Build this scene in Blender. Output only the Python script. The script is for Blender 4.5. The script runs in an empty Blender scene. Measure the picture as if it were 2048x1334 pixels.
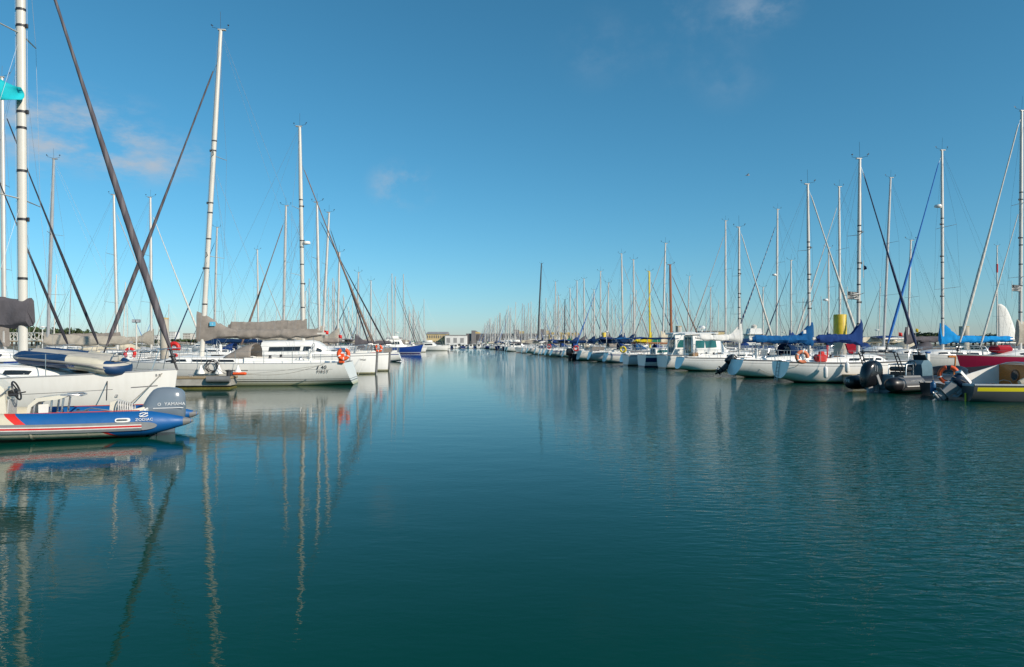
import bpy, math, random
from mathutils import Vector, Matrix, noise
R = math.radians
V = Vector
rnd = random.Random(7)
scene = bpy.context.scene
col = scene.collection

# ------------------------------------------------------------------ camera, sky, sun, exposure
EYE = 2.1
FPX = 1365.0                      # focal length of the photograph in its own pixels (24 mm)
cam_d = bpy.data.cameras.new('camera'); cam = bpy.data.objects.new('camera', cam_d); col.objects.link(cam)
cam_d.lens = 24.0; cam_d.sensor_width = 36.0; cam_d.clip_start = 0.1; cam_d.clip_end = 8000
cam_d.shift_y = 20.5 / 2048
cam.location = (0, 0, EYE); cam.rotation_euler = (R(90), 0, 0)
scene.camera = cam

SUN_AZ = 52.0      # degrees from straight behind the camera towards the right
SUN_EL = 29.0
sd = V((math.sin(R(SUN_AZ)) * math.cos(R(SUN_EL)), -math.cos(R(SUN_AZ)) * math.cos(R(SUN_EL)), math.sin(R(SUN_EL))))
sun_d = bpy.data.lights.new('sun', 'SUN'); sun = bpy.data.objects.new('sun', sun_d); col.objects.link(sun)
sun_d.energy = 5.0; sun_d.angle = R(0.5); sun_d.color = (1.0, 0.90, 0.76)
sun.rotation_euler = (-sd).to_track_quat('-Z', 'Y').to_euler()
sun.location = sd * 100

world = bpy.data.worlds.new('World'); scene.world = world; world.use_nodes = True
wn = world.node_tree; wn.nodes.clear()
def wnode(t, **k):
    n = wn.nodes.new(t)
    for a, b in k.items(): setattr(n, a, b)
    return n
sky = wnode('ShaderNodeTexSky', sky_type='NISHITA', sun_disc=False)
sky.sun_elevation = R(SUN_EL); sky.sun_rotation = R(180 - SUN_AZ)
sky.air_density = 1.0; sky.dust_density = 0.25; sky.ozone_density = 8.5; sky.altitude = 0
hsv = wnode('ShaderNodeHueSaturation'); hsv.inputs['Saturation'].default_value = 1.07; hsv.inputs['Hue'].default_value = 0.474
wn.links.new(sky.outputs[0], hsv.inputs['Color'])
geo = wnode('ShaderNodeTexCoord')
def cloud(prev, px, py, rad, stretch, strength, seed):
    """a wisp of thin cloud round one direction of the sky"""
    d = V(((px - 1024) / FPX, 1, (687.5 - py) / FPX)).normalized()
    mp = wnode('ShaderNodeMapping'); mp.inputs['Scale'].default_value = (7, 7, 7 * stretch); mp.inputs['Location'].default_value = (seed, seed * 2, 0)
    wn.links.new(geo.outputs['Generated'], mp.inputs['Vector'])
    nz = wnode('ShaderNodeTexNoise'); nz.inputs['Scale'].default_value = 1.6; nz.inputs['Detail'].default_value = 7; nz.inputs['Roughness'].default_value = 0.62
    wn.links.new(mp.outputs[0], nz.inputs['Vector'])
    sub = wnode('ShaderNodeVectorMath', operation='SUBTRACT'); sub.inputs[1].default_value = d
    wn.links.new(geo.outputs['Generated'], sub.inputs[0])
    sc = wnode('ShaderNodeVectorMath', operation='MULTIPLY'); sc.inputs[1].default_value = (1, 1, stretch)
    wn.links.new(sub.outputs[0], sc.inputs[0])
    ln = wnode('ShaderNodeVectorMath', operation='LENGTH'); wn.links.new(sc.outputs[0], ln.inputs[0])
    m1 = wnode('ShaderNodeMapRange', interpolation_type='SMOOTHSTEP'); wn.links.new(ln.outputs['Value'], m1.inputs[0])
    m1.inputs[1].default_value = 0; m1.inputs[2].default_value = rad; m1.inputs[3].default_value = 1; m1.inputs[4].default_value = 0
    m2 = wnode('ShaderNodeMapRange', interpolation_type='SMOOTHSTEP'); wn.links.new(nz.outputs[0], m2.inputs[0])
    m2.inputs[1].default_value = 0.42; m2.inputs[2].default_value = 0.72; m2.inputs[3].default_value = 0; m2.inputs[4].default_value = strength
    mu = wnode('ShaderNodeMath', operation='MULTIPLY'); wn.links.new(m1.outputs[0], mu.inputs[0]); wn.links.new(m2.outputs[0], mu.inputs[1])
    mx = wnode('ShaderNodeMix', data_type='RGBA'); wn.links.new(mu.outputs[0], mx.inputs[0]); wn.links.new(prev, mx.inputs[6])
    mx.inputs[7].default_value = (3.7, 4.3, 5.0, 1)
    return mx.outputs[2]
c = hsv.outputs[0]
c = cloud(c, 150, 270, 0.17, 2.4, 1.25, 3.1)
c = cloud(c, 255, 305, 0.13, 2.6, 1.25, 5.1)
c = cloud(c, 805, 372, 0.06, 1.3, 1.0, 1.7)
c = cloud(c, 1515, 12, 0.07, 1.5, 0.45, 9.4)
c = cloud(c, 1370, 40, 0.14, 1.2, 0.14, 4.2)
c = cloud(c, 1200, 100, 0.08, 1.3, 0.12, 6.6)
c = cloud(c, 1460, 150, 0.07, 1.2, 0.14, 2.2)
bg = wnode('ShaderNodeBackground'); bg.inputs['Strength'].default_value = 0.12
wn.links.new(c, bg.inputs['Color'])
wo = wnode('ShaderNodeOutputWorld'); wn.links.new(bg.outputs[0], wo.inputs[0])
scene.view_settings.view_transform = 'Standard'; scene.view_settings.look = 'None'
scene.view_settings.gamma = 1.0; scene.view_settings.exposure = 0.0
scene.cycles.max_bounces = 6; scene.cycles.caustics_reflective = False; scene.cycles.caustics_refractive = False

# ------------------------------------------------------------------ materials
MATS = {}
def nodes_of(m):
    m.use_nodes = True
    nt = m.node_tree
    return nt, nt.nodes['Principled BSDF']
def mat(name, c, rough=0.5, metal=0.0, var=0.10, scale=6.0, bump=0.0, bscale=40.0, spec=0.5, stretch=(1, 1, 1)):
    """procedural paint / cloth / metal: base colour broken up by two octaves of noise"""
    if name in MATS: return MATS[name]
    m = bpy.data.materials.new(name); nt, p = nodes_of(m)
    tc = nt.nodes.new('ShaderNodeTexCoord'); mp = nt.nodes.new('ShaderNodeMapping'); mp.inputs['Scale'].default_value = stretch
    nt.links.new(tc.outputs['Object'], mp.inputs['Vector'])
    nz = nt.nodes.new('ShaderNodeTexNoise'); nz.inputs['Scale'].default_value = scale; nz.inputs['Detail'].default_value = 5
    nt.links.new(mp.outputs[0], nz.inputs['Vector'])
    mr = nt.nodes.new('ShaderNodeMapRange'); nt.links.new(nz.outputs[0], mr.inputs[0])
    mr.inputs[1].default_value = 0.3; mr.inputs[2].default_value = 0.7; mr.inputs[3].default_value = 1 - var; mr.inputs[4].default_value = 1 + var * 0.5
    mu = nt.nodes.new('ShaderNodeVectorMath'); mu.operation = 'SCALE'; mu.inputs[0].default_value = c[:3]
    nt.links.new(mr.outputs[0], mu.inputs['Scale']); nt.links.new(mu.outputs[0], p.inputs['Base Color'])
    p.inputs['Roughness'].default_value = rough; p.inputs['Metallic'].default_value = metal
    p.inputs['Specular IOR Level'].default_value = spec
    if bump:
        n2 = nt.nodes.new('ShaderNodeTexNoise'); n2.inputs['Scale'].default_value = bscale; n2.inputs['Detail'].default_value = 3
        nt.links.new(mp.outputs[0], n2.inputs['Vector'])
        b = nt.nodes.new('ShaderNodeBump'); b.inputs['Strength'].default_value = bump; b.inputs['Distance'].default_value = 0.02
        nt.links.new(n2.outputs[0], b.inputs['Height']); nt.links.new(b.outputs[0], p.inputs['Normal'])
    MATS[name] = m
    return m
def M_(nt, op, a, b=None, c=None):
    n = nt.nodes.new('ShaderNodeMath'); n.operation = op
    for i, x in enumerate((a, b, c)):
        if x is None: continue
        if isinstance(x, (int, float)): n.inputs[i].default_value = x
        else: nt.links.new(x, n.inputs[i])
    return n.outputs[0]
def mixc(nt, fac, a, b):
    n = nt.nodes.new('ShaderNodeMix'); n.data_type = 'RGBA'
    if isinstance(fac, (int, float)): n.inputs[0].default_value = fac
    else: nt.links.new(fac, n.inputs[0])
    for i, x in ((6, a), (7, b)):
        if isinstance(x, tuple): n.inputs[i].default_value = (*x[:3], 1)
        else: nt.links.new(x, n.inputs[i])
    return n.outputs[2]
def band(nt, x, lo, hi):
    return M_(nt, 'MULTIPLY', M_(nt, 'GREATER_THAN', x, lo), M_(nt, 'LESS_THAN', x, hi))
def hullmat(name, base, foul=(0.02, 0.025, 0.03), fz=0.05, boot=None, cove=None, weed=0.0, rough=0.28):
    """painted hull: antifouling below fz, a boot stripe (colour,z0,z1), stripes that follow the sheer (colour, below-sheer0, 1[, u0, u1])"""
    if name in MATS: return MATS[name]
    m = bpy.data.materials.new(name); nt, p = nodes_of(m)
    tc = nt.nodes.new('ShaderNodeTexCoord'); sp = nt.nodes.new('ShaderNodeSeparateXYZ'); nt.links.new(tc.outputs['Object'], sp.inputs[0])
    su = nt.nodes.new('ShaderNodeSeparateXYZ'); nt.links.new(tc.outputs['UV'], su.inputs[0])
    z = sp.outputs[2]; u = su.outputs[0]; v = su.outputs[1]
    mp = nt.nodes.new('ShaderNodeMapping'); mp.inputs['Scale'].default_value = (2.5, 2.5, 0.35); nt.links.new(tc.outputs['Object'], mp.inputs[0])
    nz = nt.nodes.new('ShaderNodeTexNoise'); nz.inputs['Scale'].default_value = 3; nz.inputs['Detail'].default_value = 6; nt.links.new(mp.outputs[0], nz.inputs[0])
    dirt = nt.nodes.new('ShaderNodeMapRange'); nt.links.new(nz.outputs[0], dirt.inputs[0])
    dirt.inputs[1].default_value = 0.45; dirt.inputs[2].default_value = 0.75; dirt.inputs[3].default_value = 0; dirt.inputs[4].default_value = 0.22
    c_ = mixc(nt, dirt.outputs[0], base, tuple(x * 0.72 * k for x, k in zip(base, (1, 0.97, 0.9))))
    for st in (cove or []):
        f = band(nt, v, st[1], st[2])
        if len(st) > 3: f = M_(nt, 'MULTIPLY', f, band(nt, u, st[3], st[4]))
        c_ = mixc(nt, f, c_, st[0])
    if boot:
        for bcol, b0, b1 in (boot if isinstance(boot, list) else [boot]): c_ = mixc(nt, band(nt, z, b0, b1), c_, bcol)
    if weed:
        wz = M_(nt, 'ADD', z, M_(nt, 'MULTIPLY', M_(nt, 'SUBTRACT', nz.outputs[0], 0.5), 0.12))
        w = nt.nodes.new('ShaderNodeMapRange'); nt.links.new(wz, w.inputs[0])
        w.inputs[1].default_value = fz; w.inputs[2].default_value = fz + weed; w.inputs[3].default_value = 0.85; w.inputs[4].default_value = 0
        c_ = mixc(nt, w.outputs[0], c_, (0.40, 0.37, 0.13))
    c_ = mixc(nt, M_(nt, 'LESS_THAN', z, fz), c_, foul)
    nt.links.new(c_, p.inputs['Base Color']); p.inputs['Roughness'].default_value = rough
    MATS[name] = m
    return m
def spiralmat(name, a, b, pitch=0.5, width=0.5, rough=0.75):
    """rolled sail: the sacrificial strip winds round it (UV: metres along, turns round)"""
    if name in MATS: return MATS[name]
    m = bpy.data.materials.new(name); nt, p = nodes_of(m)
    tc = nt.nodes.new('ShaderNodeTexCoord'); su = nt.nodes.new('ShaderNodeSeparateXYZ'); nt.links.new(tc.outputs['UV'], su.inputs[0])
    ph = M_(nt, 'FRACT', M_(nt, 'ADD', M_(nt, 'DIVIDE', su.outputs[0], pitch), su.outputs[1]))
    nz = nt.nodes.new('ShaderNodeTexNoise'); nz.inputs['Scale'].default_value = 2.5; nt.links.new(tc.outputs['Object'], nz.inputs[0])
    f = M_(nt, 'LESS_THAN', M_(nt, 'ADD', ph, M_(nt, 'MULTIPLY', M_(nt, 'SUBTRACT', nz.outputs[0], 0.5), 0.5)), width)
    nt.links.new(mixc(nt, f, a, b), p.inputs['Base Color']); p.inputs['Roughness'].default_value = rough
    MATS[name] = m
    return m
WHITE = (0.83, 0.81, 0.765)
gel = mat('gelcoat', WHITE, 0.3, var=0.08, scale=2)
gel2 = mat('gelcoat_cream', (0.70, 0.66, 0.55), 0.35, var=0.08, scale=2)
deckm = mat('deck_nonskid', (0.70, 0.69, 0.66), 0.6, var=0.12, scale=5, bump=0.3, bscale=120)
teak = mat('teak', (0.33, 0.20, 0.10), 0.6, var=0.3, scale=8, stretch=(1, 8, 1))
wood = mat('varnished_wood', (0.52, 0.165, 0.018), 0.3, var=0.35, scale=5, stretch=(2, 2, 12))
alu = mat('anodised_mast', (0.58, 0.55, 0.51), 0.42, metal=0.25, var=0.08, scale=1.5)
alug = mat('grey_mast', (0.42, 0.42, 0.42), 0.42, metal=0.3, var=0.1, scale=1.5)
whitem = mat('white_mast', (0.62, 0.59, 0.53), 0.35, var=0.05, scale=1.5)
blackm = mat('carbon_mast', (0.05, 0.055, 0.06), 0.35, var=0.1)
brownm = mat('varnished_spar', (0.32, 0.11, 0.035), 0.35, var=0.25, scale=3, stretch=(6, 6, .5))
yelm = mat('yellow_spar', (0.72, 0.55, 0.02), 0.4, var=0.06)
steel = mat('stainless_steel', (0.62, 0.62, 0.62), 0.25, metal=0.9, var=0.1)
wire = mat('rigging_wire', (0.22, 0.24, 0.26), 0.45, metal=0.4, var=0.1)
rope = mat('rope', (0.30, 0.28, 0.24), 0.9, var=0.3, scale=30)
ropew = mat('white_rope', (0.66, 0.62, 0.54), 0.9, var=0.2, scale=30)
dark = mat('dark_fitting', (0.03, 0.03, 0.035), 0.5, var=0.2)
glass = mat('dark_window', (0.02, 0.025, 0.03), 0.08, var=0.2)
teal_glass = mat('tinted_window', (0.03, 0.16, 0.16), 0.06, var=0.25, scale=1.2)
clear = mat('clear_plastic', (0.45, 0.47, 0.50), 0.1, var=0.3, scale=4)
rubber = mat('black_rubber', (0.02, 0.021, 0.024), 0.42, var=0.2)
greyrub = mat('grey_rubber', (0.17, 0.17, 0.17), 0.6, var=0.15)
orange = mat('orange_foam', (0.80, 0.10, 0.02), 0.55, var=0.12)
salmon = mat('faded_orange_foam', (0.75, 0.22, 0.10), 0.6, var=0.12)
redc = mat('red_plastic', (0.62, 0.025, 0.02), 0.45, var=0.12)
fendw = mat('fender_vinyl', (0.74, 0.73, 0.70), 0.4, var=0.1)
conc = mat('concrete', (0.36, 0.34, 0.30), 0.9, var=0.25, scale=3, bump=0.4)
plank = mat('pontoon_planks', (0.33, 0.25, 0.15), 0.85, var=0.3, scale=3, stretch=(1, 9, 1))
weedm = mat('weed', (0.11, 0.10, 0.012), 0.9, var=0.5, scale=12, bump=0.6)
def cloth(name, c, var=0.16): return mat(name, c, 0.9, var=var, scale=3.5, bump=0.5, bscale=14, spec=0.15)
CL = dict(
    grey=cloth('charcoal_canvas', (0.115, 0.105, 0.115)), taupe=cloth('taupe_canvas', (0.27, 0.235, 0.205)),
    navy=cloth('navy_canvas', (0.006, 0.028, 0.085)), royal=cloth('royal_blue_canvas', (0.014, 0.045, 0.17)),
    teal=cloth('petrol_blue_canvas', (0.01, 0.095, 0.26)), cyan=cloth('bright_blue_canvas', (0.01, 0.23, 0.55)),
    white=cloth('white_canvas', (0.74, 0.72, 0.68), 0.1), cream=cloth('cream_canvas', (0.60, 0.53, 0.40), 0.12),
    beige=cloth('beige_canvas', (0.40, 0.36, 0.30)), brown=cloth('brown_canvas', (0.16, 0.10, 0.075)),
    green=cloth('green_canvas', (0.02, 0.16, 0.10)), yellow=cloth('yellow_canvas', (0.62, 0.47, 0.02)),
    red=cloth('red_canvas', (0.35, 0.015, 0.03)), black=cloth('black_canvas', (0.018, 0.018, 0.024)))
FU = dict(
    grey=spiralmat('rolled_grey', (0.120, 0.105, 0.113), (0.070, 0.060, 0.070), 0.75, 0.62),
    black=spiralmat('rolled_black', (0.012, 0.012, 0.02), (0.018, 0.018, 0.028), 0.5, 0.5),
    navy=spiralmat('rolled_navy', (0.006, 0.018, 0.06), (0.010, 0.028, 0.09), 0.5, 0.5),
    navyw=spiralmat('rolled_navy_and_white', (0.012, 0.022, 0.085), (0.60, 0.60, 0.58), 0.55, 0.2),
    blue=spiralmat('rolled_bright_blue', (0.015, 0.16, 0.52), (0.01, 0.12, 0.42), 0.6, 0.4),
    white=spiralmat('rolled_white', (0.62, 0.59, 0.54), (0.50, 0.47, 0.42), 0.45, 0.35),
    grey2=spiralmat('rolled_pale_grey', (0.42, 0.40, 0.38), (0.34, 0.32, 0.30), 0.5, 0.4),
    brown=spiralmat('rolled_brown', (0.20, 0.14, 0.11), (0.15, 0.10, 0.08), 0.5, 0.4))
WORD = dict(grey='charcoal', taupe='taupe', navy='navy', royal='royal blue', teal='petrol blue', cyan='bright blue', white='white', cream='cream',
            beige='beige', brown='brown', green='green', yellow='yellow', red='red', black='black', navyw='navy-and-white', blue='bright blue', grey2='pale grey')
def num(h): return tuple(h)

# ------------------------------------------------------------------ mesh helpers
class MB:
    def __init__(s): s.v = []; s.f = []; s.m = []; s.uv = []
    def add(s, vs, fs, mi=0, uv=None):
        o = len(s.v); s.v += [tuple(x) for x in vs]
        for i, f in enumerate(fs):
            s.f.append(tuple(o + k for k in f)); s.m.append(mi)
            s.uv.append([uv[k] for k in f] if uv else [(0, 0)] * len(f))
        return s
    def loft(s, rings, closed=True, cap0=True, cap1=True, mi=0, uvfn=None):
        n = len(rings[0]); vs = [p for r in rings for p in r]; fs = []
        for i in range(len(rings) - 1):
            for j in range(n if closed else n - 1):
                k = (j + 1) % n
                fs.append((i * n + j, i * n + k, (i + 1) * n + k, (i + 1) * n + j))
        if cap0: fs.append(tuple(range(n))[::-1])
        if cap1: fs.append(tuple((len(rings) - 1) * n + j for j in range(n)))
        uv = None
        if uvfn: uv = [uvfn(i, j) for i in range(len(rings)) for j in range(n)]
        return s.add(vs, fs, mi, uv)
    def tube(s, pts, r, n=8, mi=0, caps=True, flat=1.0):
        pts = [V(p) for p in pts]; rr = r if isinstance(r, (list, tuple)) else [r] * len(pts)
        t0 = (pts[1] - pts[0]).normalized()
        up = V((0, 0, 1)) if abs(t0.z) < 0.9 else V((0, 1, 0))
        a = t0.cross(up).normalized(); rings = []; dist = [0]; prev = t0
        for i, p in enumerate(pts):
            if i: dist.append(dist[-1] + (p - pts[i - 1]).length)
            t = ((pts[min(i + 1, len(pts) - 1)] - p).normalized() + (p - pts[max(i - 1, 0)]).normalized())
            t = t.normalized() if t.length > 1e-6 else prev
            a = (a - t * a.dot(t)); a = a.normalized() if a.length > 1e-6 else t.orthogonal().normalized()
            b = t.cross(a); prev = t
            rings.append([p + a * (math.cos(2 * math.pi * j / n) * rr[i]) + b * (math.sin(2 * math.pi * j / n) * rr[i] * flat) for j in range(n)])
        return s.loft(rings, True, caps, caps, mi, lambda i, j: (dist[i], abs(1 - 2 * j / n)))
    def box(s, c, d, bev=0.0, mi=0, rot=None):
        c = V(c); hx, hy, hz = (x / 2 for x in d)
        if bev <= 0:
            vs = [V((x * hx, y * hy, z * hz)) for x in (-1, 1) for y in (-1, 1) for z in (-1, 1)]
            fs = [(0, 1, 3, 2), (4, 6, 7, 5), (0, 4, 5, 1), (2, 3, 7, 6), (0, 2, 6, 4), (1, 5, 7, 3)]
        else:
            bev = min(bev, hx * .9, hy * .9, hz * .9)
            vs = []; idx = {}
            for sx in (-1, 1):
                for sy in (-1, 1):
                    for sz in (-1, 1):
                        for ax in range(3):
                            q = [sx * (hx - bev), sy * (hy - bev), sz * (hz - bev)]
                            q[ax] = (sx * hx, sy * hy, sz * hz)[ax]
                            idx[(sx, sy, sz, ax)] = len(vs); vs.append(V(q))
            fs = []
            for ax in range(3):
                b, cc = [(1, 2), (0, 2), (0, 1)][ax]
                for sg in (-1, 1):
                    q = []
                    for p1, p2 in ((-1, -1), (1, -1), (1, 1), (-1, 1)):
                        k = [0, 0, 0]; k[ax] = sg; k[b] = p1; k[cc] = p2; q.append(idx[(*k, ax)])
                    fs.append(tuple(q))
                for p1 in (-1, 1):
                    for p2 in (-1, 1):
                        q = []
                        for sg, w in ((-1, b), (1, b), (1, cc), (-1, cc)):
                            k = [0, 0, 0]; k[ax] = sg; k[b] = p1; k[cc] = p2; q.append(idx[(*k, w)])
                        fs.append(tuple(q))
            for sx in (-1, 1):
                for sy in (-1, 1):
                    for sz in (-1, 1): fs.append(tuple(idx[(sx, sy, sz, a)] for a in range(3)))
        if rot is not None: vs = [rot @ x for x in vs]
        return s.add([x + c for x in vs], fs, mi)
    def lathe(s, prof, n=16, mi=0, mtx=None):
        rings = [[V((r * math.cos(2 * math.pi * j / n), r * math.sin(2 * math.pi * j / n), z)) for j in range(n)] for r, z in prof]
        if mtx is not None: rings = [[mtx @ p for p in r] for r in rings]
        return s.loft(rings, mi=mi)
    def torus(s, R_, r, mtx, n=28, k=10, a0=0, a1=2 * math.pi, mi=0, seg=None):
        full = abs(a1 - a0 - 2 * math.pi) < 1e-3; rings = []
        cnt = n if full else n + 1
        for i in range(cnt):
            a = a0 + (a1 - a0) * i / n; cx = V((math.cos(a), math.sin(a), 0))
            rings.append([mtx @ (cx * (R_ + r * math.cos(2 * math.pi * j / k)) + V((0, 0, r * math.sin(2 * math.pi * j / k)))) for j in range(k)])
        if full: rings.append(rings[0])
        return s.loft(rings, True, not full, not full, mi)
    def quad(s, a, b, c, d, mi=0): return s.add([a, b, c, d], [(0, 1, 2, 3)], mi, [(0, 0), (1, 0), (1, 1), (0, 1)])
    def text(s, txt, size, mtx, mi=0, ext=0.002, shear=0.0, space=1.0, align='CENTER'):
        cu = bpy.data.curves.new('t', 'FONT'); cu.body = txt; cu.size = size; cu.extrude = ext; cu.shear = shear; cu.space_character = space
        cu.align_x = align; cu.align_y = 'CENTER'; cu.resolution_u = 3
        ob = bpy.data.objects.new('t', cu); col.objects.link(ob)
        me = bpy.data.meshes.new_from_object(ob.evaluated_get(bpy.context.evaluated_depsgraph_get()))
        s.add([mtx @ x.co for x in me.vertices], [tuple(p.vertices) for p in me.polygons], mi)
        bpy.data.objects.remove(ob); bpy.data.curves.remove(cu); bpy.data.meshes.remove(me)
        return s
    def build(s, name, mats, parent=None, sharp=40, smooth=True):
        me = bpy.data.meshes.new(name); me.from_pydata(s.v, [], s.f)
        for m in (mats if isinstance(mats, (list, tuple)) else [mats]): me.materials.append(m)
        me.polygons.foreach_set('material_index', s.m)
        ul = me.uv_layers.new(name='UVMap'); ul.data.foreach_set('uv', [x for f in s.uv for q in f for x in q])
        if smooth:
            me.polygons.foreach_set('use_smooth', [True] * len(s.f)); me.set_sharp_from_angle(angle=R(sharp))
        me.update()
        o = bpy.data.objects.new(name, me); col.objects.link(o)
        if parent: o.parent = parent
        return o
def recalc(o):
    import bmesh
    b = bmesh.new(); b.from_mesh(o.data); bmesh.ops.recalc_face_normals(b, faces=b.faces); b.to_mesh(o.data); b.free(); return o
def tag(o, label=None, cat=None, group=None, kind=None):
    for k, x in (('label', label), ('category', cat), ('group', group), ('kind', kind)):
        if x: o[k] = x
    return o
def thing(name, label, cat, loc=(0, 0, 0), rz=0.0, group=None, rot=None):
    o = bpy.data.objects.new(name, None); col.objects.link(o); o.empty_display_size = 0.3
    o.location = loc; o.rotation_euler = rot if rot else (0, 0, rz)
    return tag(o, label, cat, group)
def mid(a, b, t): return V(a).lerp(V(b), t)
def sm(t): t = max(0, min(1, t)); return t * t * (3 - 2 * t)
def RZ(a): return Matrix.Rotation(a, 4, 'Z')
# harbour grid: u runs along the fairway, n across it (to the right)
EU = V((-0.1, 1, 0)).normalized(); EN = V((1, 0.1, 0)).normalized(); AX = math.atan2(0.1, 1)
def UN(u, n, z=0.0): p = EU * u + EN * n; return V((p.x, p.y, z))
def at(px, d, z=0.0): return V(((px - 1024) / FPX * d, d, z))      # a pixel column of the photograph at a distance
def zat(py, d): return EYE + (687.5 - py) * d / FPX

# ------------------------------------------------------------------ water
def build_water():
    b = MB(); b.quad((-3000, -60, 0), (3000, -60, 0), (3000, 3500, 0), (-3000, 3500, 0))
    m = bpy.data.materials.new('harbour_water'); nt, p = nodes_of(m)
    p.inputs['Base Color'].default_value = (0.002, 0.052, 0.052, 1); p.inputs['Roughness'].default_value = 0.02
    p.inputs['IOR'].default_value = 1.19
    tc = nt.nodes.new('ShaderNodeTexCoord')
    def nz(scale, rot, detail, rough=0.5, sc=1.0, dist=0.0):
        mp = nt.nodes.new('ShaderNodeMapping'); mp.inputs['Scale'].default_value = (*scale, 1); mp.inputs['Rotation'].default_value = (0, 0, R(rot))
        nt.links.new(tc.outputs['Object'], mp.inputs[0])
        n = nt.nodes.new('ShaderNodeTexNoise'); n.inputs['Scale'].default_value = sc; n.inputs['Detail'].default_value = detail; n.inputs['Roughness'].default_value = rough
        n.inputs['Distortion'].default_value = dist
        nt.links.new(mp.outputs[0], n.inputs[0]); return n.outputs[0]
    sp = nt.nodes.new('ShaderNodeSeparateXYZ'); nt.links.new(tc.outputs['Object'], sp.inputs[0])
    # breeze reaches the right-hand side of the basin: x/y grows to the right
    q = M_(nt, 'ADD', M_(nt, 'MULTIPLY', sp.outputs[0], 1.0), M_(nt, 'MULTIPLY', sp.outputs[1], 0.10))
    patch = nz((0.05, 0.03), 10, 2)
    q = M_(nt, 'ADD', q, M_(nt, 'MULTIPLY', M_(nt, 'SUBTRACT', patch, 0.5), 8.0))
    wind = nt.nodes.new('ShaderNodeMapRange'); wind.interpolation_type = 'SMOOTHSTEP'; nt.links.new(q, wind.inputs[0])
    wind.inputs[1].default_value = 0.5; wind.inputs[2].default_value = 8.0; wind.inputs[3].default_value = 0.02; wind.inputs[4].default_value = 1.0
    far = nt.nodes.new('ShaderNodeMapRange'); far.interpolation_type = 'SMOOTHSTEP'; nt.links.new(sp.outputs[1], far.inputs[0])
    far.inputs[1].default_value = 22; far.inputs[2].default_value = 75; far.inputs[3].default_value = 1.0; far.inputs[4].default_value = 0.45
    wnd = M_(nt, 'MULTIPLY', wind.outputs[0], far.outputs[0])
    rip = nz((3.2, 8.5), 17, 3, 0.5, 1.0, 0.6)           # wind ripples
    rip2 = nz((7.0, 15.0), 24, 2, 0.5, 1.0, 0.4)
    swell = nz((0.9, 1.5), 8, 3, 0.45)                    # slow wobble left by passing boats
    h = M_(nt, 'ADD', M_(nt, 'MULTIPLY', M_(nt, 'MULTIPLY', rip, 0.040), wnd), M_(nt, 'MULTIPLY', swell, 0.0052))
    h = M_(nt, 'ADD', h, M_(nt, 'MULTIPLY', M_(nt, 'MULTIPLY', rip2, 0.005), M_(nt, 'ADD', wnd, 0.20)))
    bp = nt.nodes.new('ShaderNodeBump'); bp.inputs['Strength'].default_value = 1.0; bp.inputs['Distance'].default_value = 1.0
    nt.links.new(h, bp.inputs['Height']); nt.links.new(bp.outputs[0], p.inputs['Normal'])
    murk = nz((0.08, 0.05), 20, 3)
    mr = nt.nodes.new('ShaderNodeMapRange'); nt.links.new(murk, mr.inputs[0]); mr.inputs[1].default_value = 0.35; mr.inputs[2].default_value = 0.65
    nt.links.new(mixc(nt, mr.outputs[0], (0.0002, 0.040, 0.028), (0.0004, 0.052, 0.037)), p.inputs['Base Color'])
    o = b.build('water', m, smooth=False); tag(o, kind='structure')
build_water()

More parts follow.
